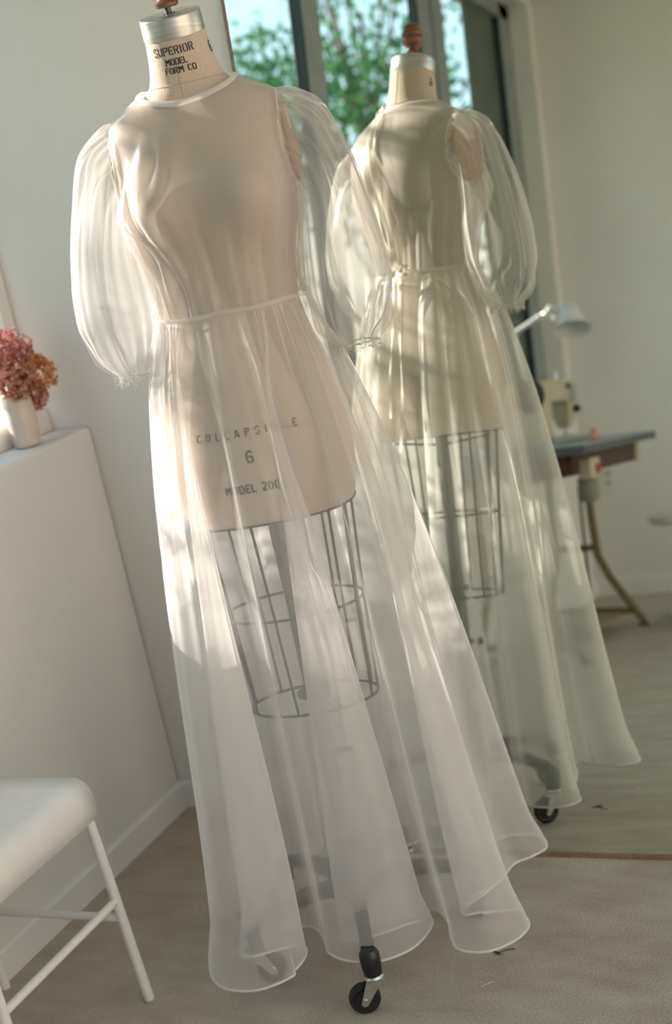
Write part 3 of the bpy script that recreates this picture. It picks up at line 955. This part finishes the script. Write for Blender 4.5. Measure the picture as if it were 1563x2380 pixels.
# ---- sleeves
def sleeve(sd):
    cx0 = 0.018
    if sd > 0:
        path = [(cx0 + .150, .004, 1.586), (cx0 + .178, .002, 1.572), (cx0 + .200, 0, 1.530), (cx0 + .211, -.004, 1.460), (cx0 + .213, -.008, 1.390), (cx0 + .212, -.012, 1.310), (cx0 + .208, -.016, 1.245), (cx0 + .204, -.018, 1.212), (cx0 + .204, -.018, 1.198)]
        r1 = [.084, .074, .057, .059, .070, .076, .062, .034, .038]
    else:
        path = [(cx0 - .150, .004, 1.586), (cx0 - .178, .002, 1.572), (cx0 - .198, 0, 1.530), (cx0 - .216, -.004, 1.460), (cx0 - .222, -.008, 1.395), (cx0 - .222, -.012, 1.325), (cx0 - .219, -.016, 1.262), (cx0 - .216, -.018, 1.230), (cx0 - .216, -.018, 1.214)]
        r1 = [.084, .074, .058, .060, .070, .074, .056, .028, .031]
    r2 = [.064, .068, .078, .092, .102, .096, .062, .030, .034]
    n0 = len(path)
    NV, NUs = 110, 150
    u0 = np.linspace(0, 1, n0)
    u = np.linspace(0, 1, NV)
    Pth = np.stack([smooth_curve(u0, [p[k] for p in path], 0, 1, 300, 8)(u) for k in range(3)], -1)
    Pth[0] = path[0]
    R1 = smooth_curve(u0, r1, 0, 1, 300, 6)(u)
    R2 = smooth_curve(u0, r2, 0, 1, 300, 6)(u)
    # ring normal turns from sideways to downward
    ang = np.interp(u, [0, .10, .28, .45, 1.0], [0.0, 0.55, 1.15, PI / 2, PI / 2])
    th = np.linspace(0, 2 * PI, NUs, endpoint=False)
    rs = np.random.RandomState(3 if sd > 0 else 5)
    phs = rs.rand(8) * 6.28
    pts = np.zeros((NV, NUs, 3))
    for j in range(NV):
        # tangent (sd*cos, 0, -sin); e1 = up/outward
        ex, ez = math.sin(ang[j]), math.cos(ang[j])
        gath = 0.010 * math.exp(-u[j] / 0.12) * min(1, u[j] / 0.03) + 0.0035 + 0.012 * sstep(0.62, 0.84, u[j]) - 0.004 * sstep(0.86, 1, u[j])
        amp = gath * min(1.0, R1[j] / 0.05)
        rip = (np.sin(th * 7 + phs[0] + 1.2 * np.sin(u[j] * 3 + phs[1])) * 0.5 + np.sin(th * 11 + phs[2] + u[j] * 2) * 0.35 + np.sin(th * 19 + phs[3] - u[j] * 3) * 0.25
               + np.sin(th * 4 + phs[4] + u[j] * 4) * 0.4)
        k = 1 + rip * amp / max(R1[j], .03)
        c1, s1 = np.cos(th) * R1[j] * k, np.sin(th) * R2[j] * k
        pts[j, :, 0] = Pth[j, 0] + sd * ex * c1
        pts[j, :, 1] = Pth[j, 1] + s1
        pts[j, :, 2] = Pth[j, 2] + ez * c1 + (0.004 * np.sin(th * 13 + phs[5]) if j == NV - 1 else 0)
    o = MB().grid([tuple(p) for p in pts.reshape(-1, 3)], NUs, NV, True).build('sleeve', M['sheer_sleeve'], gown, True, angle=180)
    # gathered cuff thread and frayed ends
    jc = int(NV * 0.90)
    MB().tube([tuple(p) for p in pts[jc]], 0.0013, 5, True).build('cuff_gather', M['binding'], o)
    fr = MB()
    for i in range(0, NUs, 2):
        p = Vector(pts[-1, i])
        d = Vector((rs.randn() * .5, rs.randn() * .5, -1 + rs.rand() * .8)).normalized()
        L = 0.003 + 0.006 * rs.rand()
        fr.tube([p, p + d * L * .6, p + d * L + Vector((rs.randn(), rs.randn(), 0)) * .0015], 0.0003, 4)
    fr.build('frayed_edge', M['binding'], o)['kind'] = 'stuff'
    # seam down the outside of the sleeve
    iseam = int(NUs * 0.02)
    MB().tube([tuple(pts[j, iseam] * np.array([1, 1, 1])) for j in range(2, jc)], 0.0012, 5, flat=1.0).build('sleeve_seam', M['binding'], o)
    # armhole binding
    ring = []
    for i in range(60):
        t = 2 * PI * i / 60
        y = ARMC[0] + (ARMC[2] + 0.001) * math.cos(t)
        z = ARMC[1] + (ARMC[3] + 0.001) * math.sin(t)
        zq = min(max(z, 1.33), 1.70)
        # x on the bodice surface at this y, z
        phg = np.linspace(-1.5, 1.5, 241) if sd > 0 else np.linspace(PI - 1.5, PI + 1.5, 241)
        q = torso_pt(phg, np.full(241, zq), 0.008)
        kx = int(np.argmin(np.abs(q[:, 1] - y)))
        ring.append((q[kx, 0], y, z + 0.002))
    MB().tube(ring, 0.0020, 6, True, flat=0.6).build('armhole_binding', M['binding'], o)
sleeve(1)
sleeve(-1)

# ---- ribbons at the back
def ribbon(pts, width, name='ribbon_tie', side=None):
    P = np.array(pts, float)
    n0 = len(P)
    u = np.linspace(0, 1, 40)
    C = np.stack([smooth_curve(np.linspace(0, 1, n0), P[:, k], 0, 1, 200, 6)(u) for k in range(3)], -1)
    C[0], C[-1] = P[0], P[-1]
    mb = MB()
    v = []
    for i in range(40):
        t = Vector(C[min(i + 1, 39)]) - Vector(C[max(i - 1, 0)])
        sdv = Vector(side) if side else Vector((1, 0.15, 0))
        tw = 0.5 * math.sin(i * 0.33)
        sdv = (sdv + Vector((0, 1, 0)) * tw).normalized()
        sdv = (sdv - t.normalized() * sdv.dot(t.normalized())).normalized()
        v += [Vector(C[i]) - sdv * width / 2, Vector(C[i]) + sdv * width / 2]
    f = [(2 * i, 2 * i + 1, 2 * i + 3, 2 * i + 2) for i in range(39)]
    mb.add(v, f)
    mb.build(name, M['ribbon'], gown, True, angle=180)
def bk(x, z, off=0.014):
    """point just off the back of the bodice"""
    zq = min(z, 1.69)
    g = np.linspace(0.2, PI - 0.2, 300)
    q = torso_pt(g, np.full(300, zq), 0.006)
    k = int(np.argmin(np.abs(q[:, 0] - x)))
    y = q[k, 1]
    if z < 1.5:
        y = max(y, np.interp(z, [0.6, 1.0, 1.315, 1.5], [0.24, 0.185, 0.112, 0.115]))
    return (x, y + off, z)
ribbon([bk(-.010, 1.700, .004), bk(-.012, 1.66), bk(-.004, 1.58), bk(.004, 1.50), bk(.016, 1.42), bk(.022, 1.36), bk(.026, 1.325)], 0.013)
ribbon([bk(-.022, 1.700, .004), bk(-.030, 1.64), bk(-.020, 1.55, .018), bk(-.008, 1.47, .02), bk(-.004, 1.40, .018), bk(.010, 1.35), bk(.020, 1.325)], 0.015)
ribbon([bk(-.030, 1.699, .006), (-.008, .072, 1.714), (.022, .076, 1.728)], 0.010, side=(0, 0, 1))
# bow at the waist
ribbon([bk(.02, 1.318, .012), (-.010, .135, 1.318), (-.036, .132, 1.306), (-.040, .13, 1.292), (-.014, .134, 1.300), bk(.02, 1.314, .014)], 0.008, 'bow_loop', (0, 0, 1))
ribbon([bk(.02, 1.318, .012), (.045, .135, 1.330), (.064, .128, 1.326), (.060, .128, 1.310), (.040, .132, 1.310), bk(.02, 1.314, .014)], 0.008, 'bow_loop', (0, 0, 1))
ribbon([bk(.018, 1.314, .014), (.012, .135, 1.26), (.016, .155, 1.18), (.010, .175, 1.08), (.016, .195, .98)], 0.008)
ribbon([bk(.024, 1.314, .014), (.034, .14, 1.25), (.040, .16, 1.16), (.050, .185, 1.02), (.048, .21, .90)], 0.008)

# ------------------------------------------------------------------ white stool by the left wall
stool = empty('metal_stool', (-1.888, 1.87, 0))
tag(stool, 'white metal stool with bent sheet seat in front of the half wall', 'stool')
SX0, SX1, SY0, SY1, SZ = -2.071 + 1.888, -1.717 + 1.888, 1.66 - 1.87, 2.074 - 1.87, 0.484
prof = [(SX0, 0.408)]
r_ = 0.036
for i in range(9):
    a = PI - PI / 2 * i / 8
    prof.append((SX0 + r_ + r_ * math.cos(a), SZ - r_ + r_ * math.sin(a)))
for i in range(9):
    a = PI / 2 - PI / 2 * i / 8
    prof.append((SX1 - r_ + r_ * math.cos(a), SZ - r_ + r_ * math.sin(a)))
prof.append((SX1 + 0.005, 0.408))
seat = MB()
ny_ = 9
v, f = [], []
k = len(prof)
for j in range(ny_):
    y = SY0 + (SY1 - SY0) * j / (ny_ - 1)
    dip = -0.004 * math.sin(PI * j / (ny_ - 1))
    for i, (x, z) in enumerate(prof):
        v.append((x, y, z + (dip if 4 < i < k - 5 else 0)))
for j in range(ny_ - 1):
    for i in range(k - 1):
        f.append((j * k + i, (j + 1) * k + i, (j + 1) * k + i + 1, j * k + i + 1))
seat.add(v, f)
so = seat.build('seat', M['white'], stool, True, angle=60)
sm = so.modifiers.new('sheet', 'SOLIDIFY'); sm.thickness = 0.004; sm.offset = -1
legs = {}
for nm, (xt, yt), (xf, yf) in (('a', (-1.722, 2.052), (-1.700, 2.064)), ('b', (-2.056, 2.052), (-2.062, 2.060)), ('c', (-1.722, 1.690), (-1.700, 1.682)), ('d', (-2.056, 1.690), (-2.062, 1.682))):
    T = Vector((xt + 1.888, yt - 1.87, 0.420)); B = Vector((xf + 1.888, yf - 1.87, 0.004))
    legs[nm] = (T, B)
    lg = MB().tube([T, B], 0.0105, 16).build('leg', M['white'], stool)
    MB().lathe([(0.0, 0.0), (0.0098, 0.0), (0.0098, 0.0045), (0.0, 0.0045)], 14, None, (B.x, B.y, 0.0)).build('foot_glide', M['foot'], lg)
def on_leg(nm, z):
    T, B = legs[nm]
    return B + (T - B) * ((z - B.z) / (T.z - B.z))
for a, b, z in (('a', 'b', 0.190), ('c', 'd', 0.190), ('a', 'c', 0.229), ('b', 'd', 0.229)):
    MB().tube([on_leg(a, z), on_leg(b, z)], 0.0085, 14).build('rung', M['white'], stool)

# ------------------------------------------------------------------ vase and dried hydrangeas on the sill
VX, VY = -2.150, 2.705
vase = MB().lathe([(0.0, 0.001), (0.026, 0.001), (0.030, 0.004), (0.0315, 0.012), (0.034, 0.035), (0.0365, 0.062), (0.0365, 0.085), (0.034, 0.108), (0.0325, 0.120), (0.0335, 0.124),
                   (0.031, 0.1235), (0.0305, 0.115), (0.033, 0.095), (0.034, 0.07), (0.028, 0.01), (0.0, 0.008)], 40)
vo = vase.build('flower_vase', M['ceramic'], None, True, angle=60)
vo.location = (VX, VY, HS)
tag(vo, 'glossy cream ceramic vase holding dried hydrangeas on the window sill', 'vase')
def hydrangea(center, rad, mat, label, seed, n=150):
    rs = np.random.RandomState(seed)
    r = empty('dried_hydrangea', (VX, VY, HS + 0.012))
    O = Vector((VX, VY, HS + 0.012))
    C = Vector(center) - O
    fl = MB()
    for i in range(n):
        d = rs.randn(3); d /= np.linalg.norm(d)
        rr = rad * (0.62 + 0.42 * rs.rand())
        p = C + Vector((d[0] * rr, d[1] * rr, d[2] * rr * 0.95))
        nrm = (Vector(d) + Vector(rs.randn(3)) * 0.35).normalized()
        a = nrm.orthogonal().normalized(); b = nrm.cross(a)
        s = 0.0075 + 0.004 * rs.rand()
        ph0 = rs.rand() * 6.28
        for k in range(4):
            t = ph0 + k * PI / 2
            e = a * math.cos(t) + b * math.sin(t); q = nrm.cross(e)
            up = nrm * s * (0.15 + 0.3 * rs.rand())
            fl.add([p, p + e * s * .55 + q * s * .45 + up * .6, p + e * s * 1.05 + up, p + e * s * .55 - q * s * .45 + up * .6], [(0, 1, 2, 3)])
    o = fl.build('florets', mat, r, True, angle=180)
    o['kind'] = 'stuff'
    sb = MB()
    sb.tube([(0, 0, 0.0), (C.x * .25, C.y * .25, 0.09), (C.x * .7, C.y * .7, C.z * .75), C], [0.0025, 0.0025, 0.002, 0.0015], 6)
    for i in range(14):
        d = rs.randn(3); d /= np.linalg.norm(d)
        sb.tube([C - Vector((0, 0, rad * .3)), C + Vector(d) * rad * .75], 0.0007, 4)
    sb.build('stem', M['stem'], r)
    tag(r, label, 'flower', 'dried hydrangeas in the vase')
hydrangea((VX - 0.012, VY + 0.028, HS + 0.222), 0.056, M['petal_pink'], 'dusky pink dried hydrangea head, topmost in the vase', 11, 300)
hydrangea((VX + 0.012, VY + 0.070, HS + 0.156), 0.054, M['petal_peach'], 'peach orange dried hydrangea head in the middle of the bunch', 12, 300)
hydrangea((VX + 0.030, VY - 0.020, HS + 0.160), 0.046, M['petal_rose'], 'rose dried hydrangea head leaning over the vase rim to the left', 13, 260)
hydrangea((VX + 0.012, VY + 0.052, HS + 0.108), 0.034, M['petal_rose'], 'small rose dried hydrangea cluster hanging low against the vase', 14, 120)

# ------------------------------------------------------------------ bits on the floor
lf = empty('dry_leaf', (-1.027, 2.300, 0))
MB().tube([(-0.020, 0.0, 0.002), (-0.004, -0.004, 0.003), (0.014, 0.010, 0.0025), (0.024, 0.012, 0.002)], 0.0009, 5).build('stalk', M['dry_leaf'], lf)
MB().add([(-0.020, 0, 0.002), (-0.004, -0.012, 0.005), (0.008, -0.010, 0.003), (-0.004, -0.003, 0.0025)], [(0, 1, 2, 3)]).build('blade', M['dry_leaf'], lf, False)
tag(lf, 'small dark curled leaf on the concrete floor beside the gown hem', 'leaf')
th = MB().tube([(0, 0, .001), (.008, .006, .0025), (.014, .016, .0015), (.02, .018, .001)], 0.0006, 5).build('thread_scrap', M['thread'])
th.location = (-1.030, 2.185, 0)
tag(th, 'short white thread scrap on the floor nearest the camera', 'thread')
th = MB().tube([(0, 0, .001), (.006, -.004, .002), (.010, -.012, .001)], 0.0006, 5).build('thread_scrap', M['thread'])
th.location = (-0.985, 2.13, 0)
tag(th, 'tiny curved white thread near the lower right of the floor', 'thread')

# ------------------------------------------------------------------ sewing corner (seen in the mirror)
TX0, TX1, TY0, TY1 = -2.055, -1.50, -0.557, 0.527
tbl = empty('sewing_table', ((TX0 + TX1) / 2, (TY0 + TY1) / 2, 0))
tag(tbl, 'blue grey topped industrial sewing table on ochre iron legs under the window', 'table')
ox, oy = (TX0 + TX1) / 2, (TY0 + TY1) / 2
def tp(name, x0, x1, y0, y1, z0, z1, mat, bevel=0.003, parent=None):
    return MB().box(x0 - ox, x1 - ox, y0 - oy, y1 - oy, z0, z1).build(name, mat, parent or tbl, False, bevel)
top_o = tp('table_top', TX0, TX1, TY0, TY1, 0.786, 0.820, M['blue_laminate'])
tp('edge_band', TX1 - 0.001, TX1 + 0.003, TY0, TY1, 0.788, 0.815, M['dark_edge'], 0, top_o)
tp('edge_band', TX0, TX1, TY1 - 0.001, TY1 + 0.003, 0.788, 0.815, M['dark_edge'], 0, top_o)
tp('apron', TX1 - 0.09, TX1 - 0.07, TY0 + 0.10, TY1 - 0.10, 0.705, 0.786, M['dark_wood'])
tp('apron', TX0 + 0.05, TX1 - 0.09, TY0 + 0.10, TY0 + 0.12, 0.705, 0.786, M['dark_wood'])
tp('apron', TX0 + 0.05, TX1 - 0.09, TY1 - 0.12, TY1 - 0.10, 0.705, 0.786, M['dark_wood'])
tp('bracket', TX1 - 0.11, TX1 - 0.06, TY0 + 0.055, TY0 + 0.10, 0.70, 0.786, M['cream_enamel'])
sw = tp('switch_box', TX1 - 0.07, TX1 - 0.025, 0.24, 0.37, 0.685, 0.762, M['cream_enamel'])
tp('switch_button', TX1 - 0.025, TX1 - 0.017, 0.26, 0.30, 0.70, 0.735, M['red'], 0.002, sw)
for yy in (TY0 + 0.10, TY1 - 0.10):
    lg = MB()
    pts = [(-1.79 - ox, yy - oy, 0.786), (-1.785 - ox, yy - oy, 0.45), (-1.775 - ox, yy - oy, 0.31), (-1.735 - ox, yy - oy, 0.22), (-1.60 - ox, yy - oy, 0.012)]
    lg.tube(pts, [.018, .018, .019, .018, .015], 8)
    l0 = lg.build('leg', M['ochre_iron'], tbl)
    MB().tube([(-1.785 - ox, yy - oy, 0.345), (-1.96 - ox, yy - oy, 0.345)], 0.014, 8).build('brace', M['ochre_iron'], l0)
    MB().tube([(-1.96 - ox, yy - oy, 0.786), (-1.96 - ox, yy - oy, 0.28), (-2.03 - ox, yy - oy, 0.012)], .016, 8).build('leg', M['ochre_iron'], tbl)
    MB().tube([(-1.65 - ox, yy - oy, 0.065), (-2.0 - ox, yy - oy, 0.075)], 0.014, 8).build('brace', M['ochre_iron'], l0)
    MB().box(-1.62 - ox, -1.575 - ox, yy - oy - .02, yy - oy + .02, 0, 0.012).build('foot', M['ochre_iron'], l0, False)
tp('treadle', -1.88, -1.69, -0.46, -0.10, 0.045, 0.063, M['pedal_wood'], 0.006)
MB().tube([(-1.78 - ox, -.3 - oy, .06), (-1.78 - ox, -.3 - oy, .62)], .006, 8).build('pull_rod', M['iron'], tbl)
mot = MB().lathe([(0.0, 0.0), (0.035, 0.0), (0.042, 0.01), (0.042, 0.095), (0.03, 0.108), (0.0, 0.108)], 24, (0, 0.25, 1), (-1.74 - ox, -0.32 - oy, 0.56))
mot.build('motor', M['grey_enamel'], tbl)
MB().tube([(-1.74 - ox, -0.30 - oy, .66), (-1.74 - ox, -0.30 - oy, .786)], .010, 8).build('motor_hanger', M['iron'], tbl)
MB().box(-1.95 - ox, -1.68 - ox, 0.0 - oy, 0.38 - oy, 0.69, 0.786).build('drawer', M['pedal_wood'], tbl, False)

sew = empty('sewing_machine', (-1.785, -0.02, 0.820))
tag(sew, 'cream industrial sewing machine on the blue grey table', 'sewing machine')
def sp(name, mb, mat, bevel=0.006, parent=None, smooth=False):
    return mb.build(name, mat, parent or sew, smooth, bevel)
sp('bed', MB().box(-0.088, 0.088, -0.26, 0.24, 0.0, 0.022), M['grey_enamel'])
hd = MB()
v, f = [], []
prof = [(0.250, .044, .052), (0.15, .044, .052), (0.10, .036, .042), (0.055, .024, .028)]
for z, hx, hy in prof:
    for sx_, sy_ in ((-1, -1), (1, -1), (1, 1), (-1, 1)):
        v.append((sx_ * hx, -0.19 + sy_ * hy, z))
for i in range(3):
    for k in range(4):
        l = (k + 1) % 4
        f.append((i * 4 + k, i * 4 + 4 + k, i * 4 + 4 + l, i * 4 + l))
f += [(0, 1, 2, 3), (15, 14, 13, 12)]
hd.add(v, f)
sp('head', hd, M['cream_enamel'], 0.008)
sp('arm', MB().box(-0.045, 0.045, -0.16, 0.22, 0.165, 0.252), M['cream_enamel'], 0.012)
sp('pillar', MB().box(-0.05, 0.05, 0.11, 0.225, 0.02, 0.20), M['cream_enamel'], 0.012)
sp('face_plate', MB().box(-0.032, 0.034, -0.248, -0.241, 0.09, 0.235), M['grey_enamel'], 0.003)
sp('front_cover', MB().box(0.043, 0.049, -0.235, -0.155, 0.155, 0.235), M['grey_enamel'], 0.003)
sp('presser_bar', MB().tube([(0, -.19, 0.06), (0, -.19, 0.026)], .006, 8), M['zinc'], 0, None, True)
sp('presser_foot', MB().box(-0.012, 0.014, -0.21, -0.17, 0.022, 0.030), M['zinc'], 0.002)
sp('thread_post', MB().tube([(-.01, -.18, .248), (-.012, -.185, .287)], .006, 8), M['zinc'], 0, None, True)
sp('thread_post', MB().tube([(.02, -.21, .248), (.024, -.215, .282)], .005, 8), M['zinc'], 0, None, True)
sp('tension_dial', MB().lathe([(0, 0), (.016, 0), (.016, .014), (.010, .022), (0, .022)], 18, (1, 0, 0), (.044, -.21, .13)), M['iron'], 0, None, True)
sp('tension_dial', MB().lathe([(0, 0), (.011, 0), (.011, .012), (0, .014)], 18, (1, 0, 0), (.044, -.13, .225)), M['iron'], 0, None, True)
sp('hand_wheel', MB().lathe([(.02, 0), (.06, 0), (.066, .01), (.06, .022), (.02, .022)], 24, (0, 1, 0), (0, .225, .20)), M['iron'], 0, None, True)
pk = MB().lathe([(0, 0), (.026, .0), (.03, .008), (.022, .02), (.012, .024), (.014, .034), (.012, .045), (.0, .049)], 18)
po = pk.build('pin_cushion', M['pink'], None, True)
po.location = (-1.60, 0.01, 0.820)
tag(po, 'small pink pin cushion on the blue grey table top', 'pin cushion')

lamp = empty('task_lamp', (-2.0, -0.50, 0.820))
tag(lamp, 'silver articulated task lamp reaching over the sewing machine', 'lamp')
LO = Vector((-2.0, -0.50, 0.820))
def lp(p): return Vector(p) - LO
MB().lathe([(0, 0), (.045, 0), (.045, .012), (.02, .018), (.012, .05), (0, .05)], 24).build('base', M['lamp_white'], lamp)
J0 = lp((-2.0, -0.50, 0.86)); J1 = lp((-2.075, -0.56, 1.31)); J2 = lp((-1.90, -0.55, 1.398))
MB().tube([J0, J1], .008, 10).build('lower_arm', M['lamp_white'], lamp)
MB().tube([J1, lp((-1.945, -0.563, 1.372))], .0115, 10).build('upper_arm', M['lamp_white'], lamp)
MB().tube([lp((-1.945, -0.563, 1.372)), J2, lp((-1.85, -0.53, 1.385))], .006, 8).build('head_link', M['zinc'], lamp)
for q, r_ in ((J2, .013), (lp((-1.918, -.545, 1.375)), .014), (lp((-1.955, -.555, 1.37)), .010), (lp((-1.878, -.53, 1.352)), .013), (lp((-1.84, -.53, 1.388)), .012)):
    MB().lathe([(r_ * math.sin(PI * i / 8), -r_ * math.cos(PI * i / 8)) for i in range(9)], 14, None, q).build('joint_knob', M['white'], lamp)
shade_ax = Vector((0.16, 0.42, -1.0))
MB().lathe([(.0, -.012), (.026, -.012), (.034, .0), (.042, .03), (.058, .065), (.080, .105), (.083, .108), (.078, .104), (.056, .065), (.040, .03), (.030, .0), (.0, -.004)], 36, shade_ax, lp((-1.805, -0.52, 1.385))).build('shade', M['lamp_white'], lamp, True, angle=60)
MB().lathe([(.0, .0), (.012, .0), (.016, .02), (.024, .045), (.018, .062), (.0, .068)], 18, shade_ax, lp((-1.805, -0.52, 1.385))).build('bulb', M['white'], lamp)

st2 = empty('work_stool', (-1.375, -0.45, 0))
tag(st2, 'round grey white work stool beside the sewing table', 'stool')
MB().lathe([(0, .425), (.13, .425), (.155, .432), (.162, .448), (.158, .462), (.13, .470), (0, .472)], 40).build('seat', M['white'], st2)
MB().lathe([(.022, .05), (.022, .30), (.016, .30), (.016, .425)], 20).build('column', M['zinc'], st2)
for k in range(5):
    a = 2 * PI * k / 5 + .3
    MB().tube([(0, 0, .06), (.13 * math.cos(a), .13 * math.sin(a), .05), (.2 * math.cos(a), .2 * math.sin(a), .015)], [.02, .015, .012], 10).build('foot', M['zinc'], st2)
for k, lab in ((0.6, 'white wall socket low on the rear wall behind the sewing table'),):
    so_ = empty('wall_socket', (-1.97, YR, 0.585))
    MB().box(-.036, .036, 0, .008, -.06, .06).build('cover_plate', M['white'], so_, False, 0.003)
    for zz_ in (-.022, .022):
        MB().box(-.014, .014, .008, .0095, zz_ - .012, zz_ + .012).build('outlet', M['foot'], so_, False)
    tag(so_, lab, 'socket')

# ------------------------------------------------------------------ outdoors
pat = MB().box(-2.45, 40, -40, 30, -0.6, -0.45).build('fill_paving', M['fill_paving'], None, False)  # out of view, laid to bounce warm light in through the glazing
tag(pat, 'unseen pale paving added to bounce warm light indoors', 'ground', kind='structure')
grd = MB().box(-40, -2.45, -40, 30, -0.6, -0.45).build('lawn', M['grass'], None, False)
tag(grd, 'green lawn outside the long window', 'ground', kind='structure')
gw = MB().box(9.5, 9.75, -10, 12, -0.45, 4.6).box(9.42, 9.83, -10, 12, 4.6, 4.72)  # out of view, added to throw warm sunlight back into the room
gwo = gw.build('fill_wall', M['fill_paving'], None, False)
tag(gwo, 'unseen pale wall added to reflect warm sunlight indoors', 'wall', kind='structure')
def tree(name, x, y, h, blobs, nleaf, size, mat, label, seed, group=None, trunk=0.12):
    rs = np.random.RandomState(seed)
    r = empty(name, (x, y, -0.45))
    tk = MB()
    hh = h * 0.62
    pts = [(0, 0, 0), (.04 * rs.randn(), .04 * rs.randn(), hh * .4), (.1 * rs.randn(), .1 * rs.randn(), hh)]
    tk.tube(pts, [trunk, trunk * .8, trunk * .5], 9)
    for (bx_, by_, bz_, br_) in blobs:
        z0 = min(hh * .95, max(hh * .3, bz_ - br_ * .8))
        tk.tube([(0, 0, z0 * .8), (bx_ * .5, by_ * .5, (z0 + bz_) * .5), (bx_, by_, bz_)], [trunk * .4, trunk * .28, trunk * .08], 6)
    tk.build('trunk', M['bark'], r)
    wts = np.array([b[3] ** 2 for b in blobs]); wts = wts / wts.sum()
    n = nleaf
    idx = rs.choice(len(blobs), n, p=wts)
    B = np.array(blobs)[idx]
    d = rs.randn(n, 3); d /= np.linalg.norm(d, axis=1)[:, None]
    rad = B[:, 3] * (rs.rand(n) ** 0.45)
    P = B[:, :3] + d * rad[:, None] * np.array([1, 1, .75])
    a = rs.randn(n, 3); a /= np.linalg.norm(a, axis=1)[:, None]
    b = np.cross(a, rs.randn(n, 3)); b /= np.linalg.norm(b, axis=1)[:, None]
    s = size * (0.7 + 0.6 * rs.rand(n))[:, None]
    V = np.empty((n, 4, 3))
    V[:, 0] = P - a * s; V[:, 1] = P + b * s * .5; V[:, 2] = P + a * s; V[:, 3] = P - b * s * .5
    me = bpy.data.meshes.new('foliage')
    me.from_pydata([tuple(q) for q in V.reshape(-1, 3)], [], [(4 * i, 4 * i + 1, 4 * i + 2, 4 * i + 3) for i in range(n)])
    me.update()
    o = bpy.data.objects.new('foliage', me)
    COL.objects.link(o)
    me.materials.append(mat)
    o.parent = r
    o['kind'] = 'stuff'
    tag(r, label, 'tree', group)
    return r
def blobset(seed, n, rx, ry, z0, z1, r0, r1):
    rs = np.random.RandomState(seed)
    return [(rs.uniform(-rx, rx), rs.uniform(-ry, ry), rs.uniform(z0, z1), rs.uniform(r0, r1)) for _ in range(n)]
# the tree whose leaves dapple the sunlight on the gown
BR = []
def bough(zw, y0, y1, r, step=.10):
    for yy in np.arange(y0, y1, step):
        BR.append((rng.uniform(-.12, .12), yy - .04 - 3.45 + rng.uniform(-.03, .03), zw + .45 + rng.uniform(-.03, .03), r * rng.uniform(.7, 1.3)))
bough(2.95, 1.9, 2.9, .10)
bough(2.68, 1.95, 2.80, .045)
bough(2.20, 2.05, 2.35, .045)
bough(2.08, 2.35, 2.70, .045)
bough(1.88, 2.00, 2.20, .040)
bough(1.76, 2.30, 2.60, .045)
tree('garden_tree', -3.55, 3.45, 5.4, BR, 420, .034, M['leaf_a'], 'slender small leafed tree close outside the window beside the vase', 31, trunk=.03)
tree('garden_tree', -12.0, 2.1, 8.5, blobset(61, 12, .5, .75, 5.9, 7.3, .45, .7), 40, .12, M['leaf_a'], 'unseen thin crowned tree added to weaken the sun on the gown', 38, trunk=.07)  # out of view, added to thin the sun that reaches the gown
# the trees the mirror shows, and two unseen ones that block sky light
tree('garden_tree', -4.6, -5.0, 7.5, blobset(41, 26, 1.7, 1.3, 1.4, 7.2, .40, .85), 8500, .050, M['leaf_a'], 'mid green tree filling the mirrored window beside the form neck', 32, trunk=.035)
tree('garden_tree', -9.8, -8.6, 8.5, blobset(42, 24, 2.0, 1.8, .6, 5.6, .5, .95), 5200, .085, M['leaf_b'], 'deep green tree low behind the mid green tree', 33, trunk=.06)
tree('garden_tree', -5.4, -0.45, 6.8, blobset(43, 26, 1.1, 1.1, 1.2, 6.6, .45, .75), 4600, .11, M['leaf_b'], 'unseen dense dark tree added to shade the long window', 34)  # outside the mirror's view, added to keep sky light off the back wall
tree('garden_tree', -10.5, -2.2, 7.4, blobset(47, 26, 1.3, 1.2, 1.2, 7.2, .5, .85), 4600, .12, M['leaf_b'], 'unseen dense dark tree added to block sky light', 39)  # also unseen, added to cut the sky through the long window
tree('garden_tree', -3.9, -9.6, 8.0, blobset(44, 26, 1.2, 1.6, 1.2, 7.0, .4, .8), 3000, .09, M['leaf_b'], 'deep green tree seen past the narrow window pane', 35, trunk=.04)
tree('garden_shrub', -3.7, -3.6, 2.4, blobset(45, 12, .8, .45, .5, 1.9, .25, .38), 2600, .06, M['leaf_a'], 'leafy green shrub below the long window', 36, trunk=.05)
tree('garden_shrub', -4.2, 5.2, 2.6, blobset(46, 14, .9, 1.0, .5, 2.0, .35, .6), 3500, .06, M['leaf_b'], 'dark shrub outside behind the vase', 37, trunk=.05)
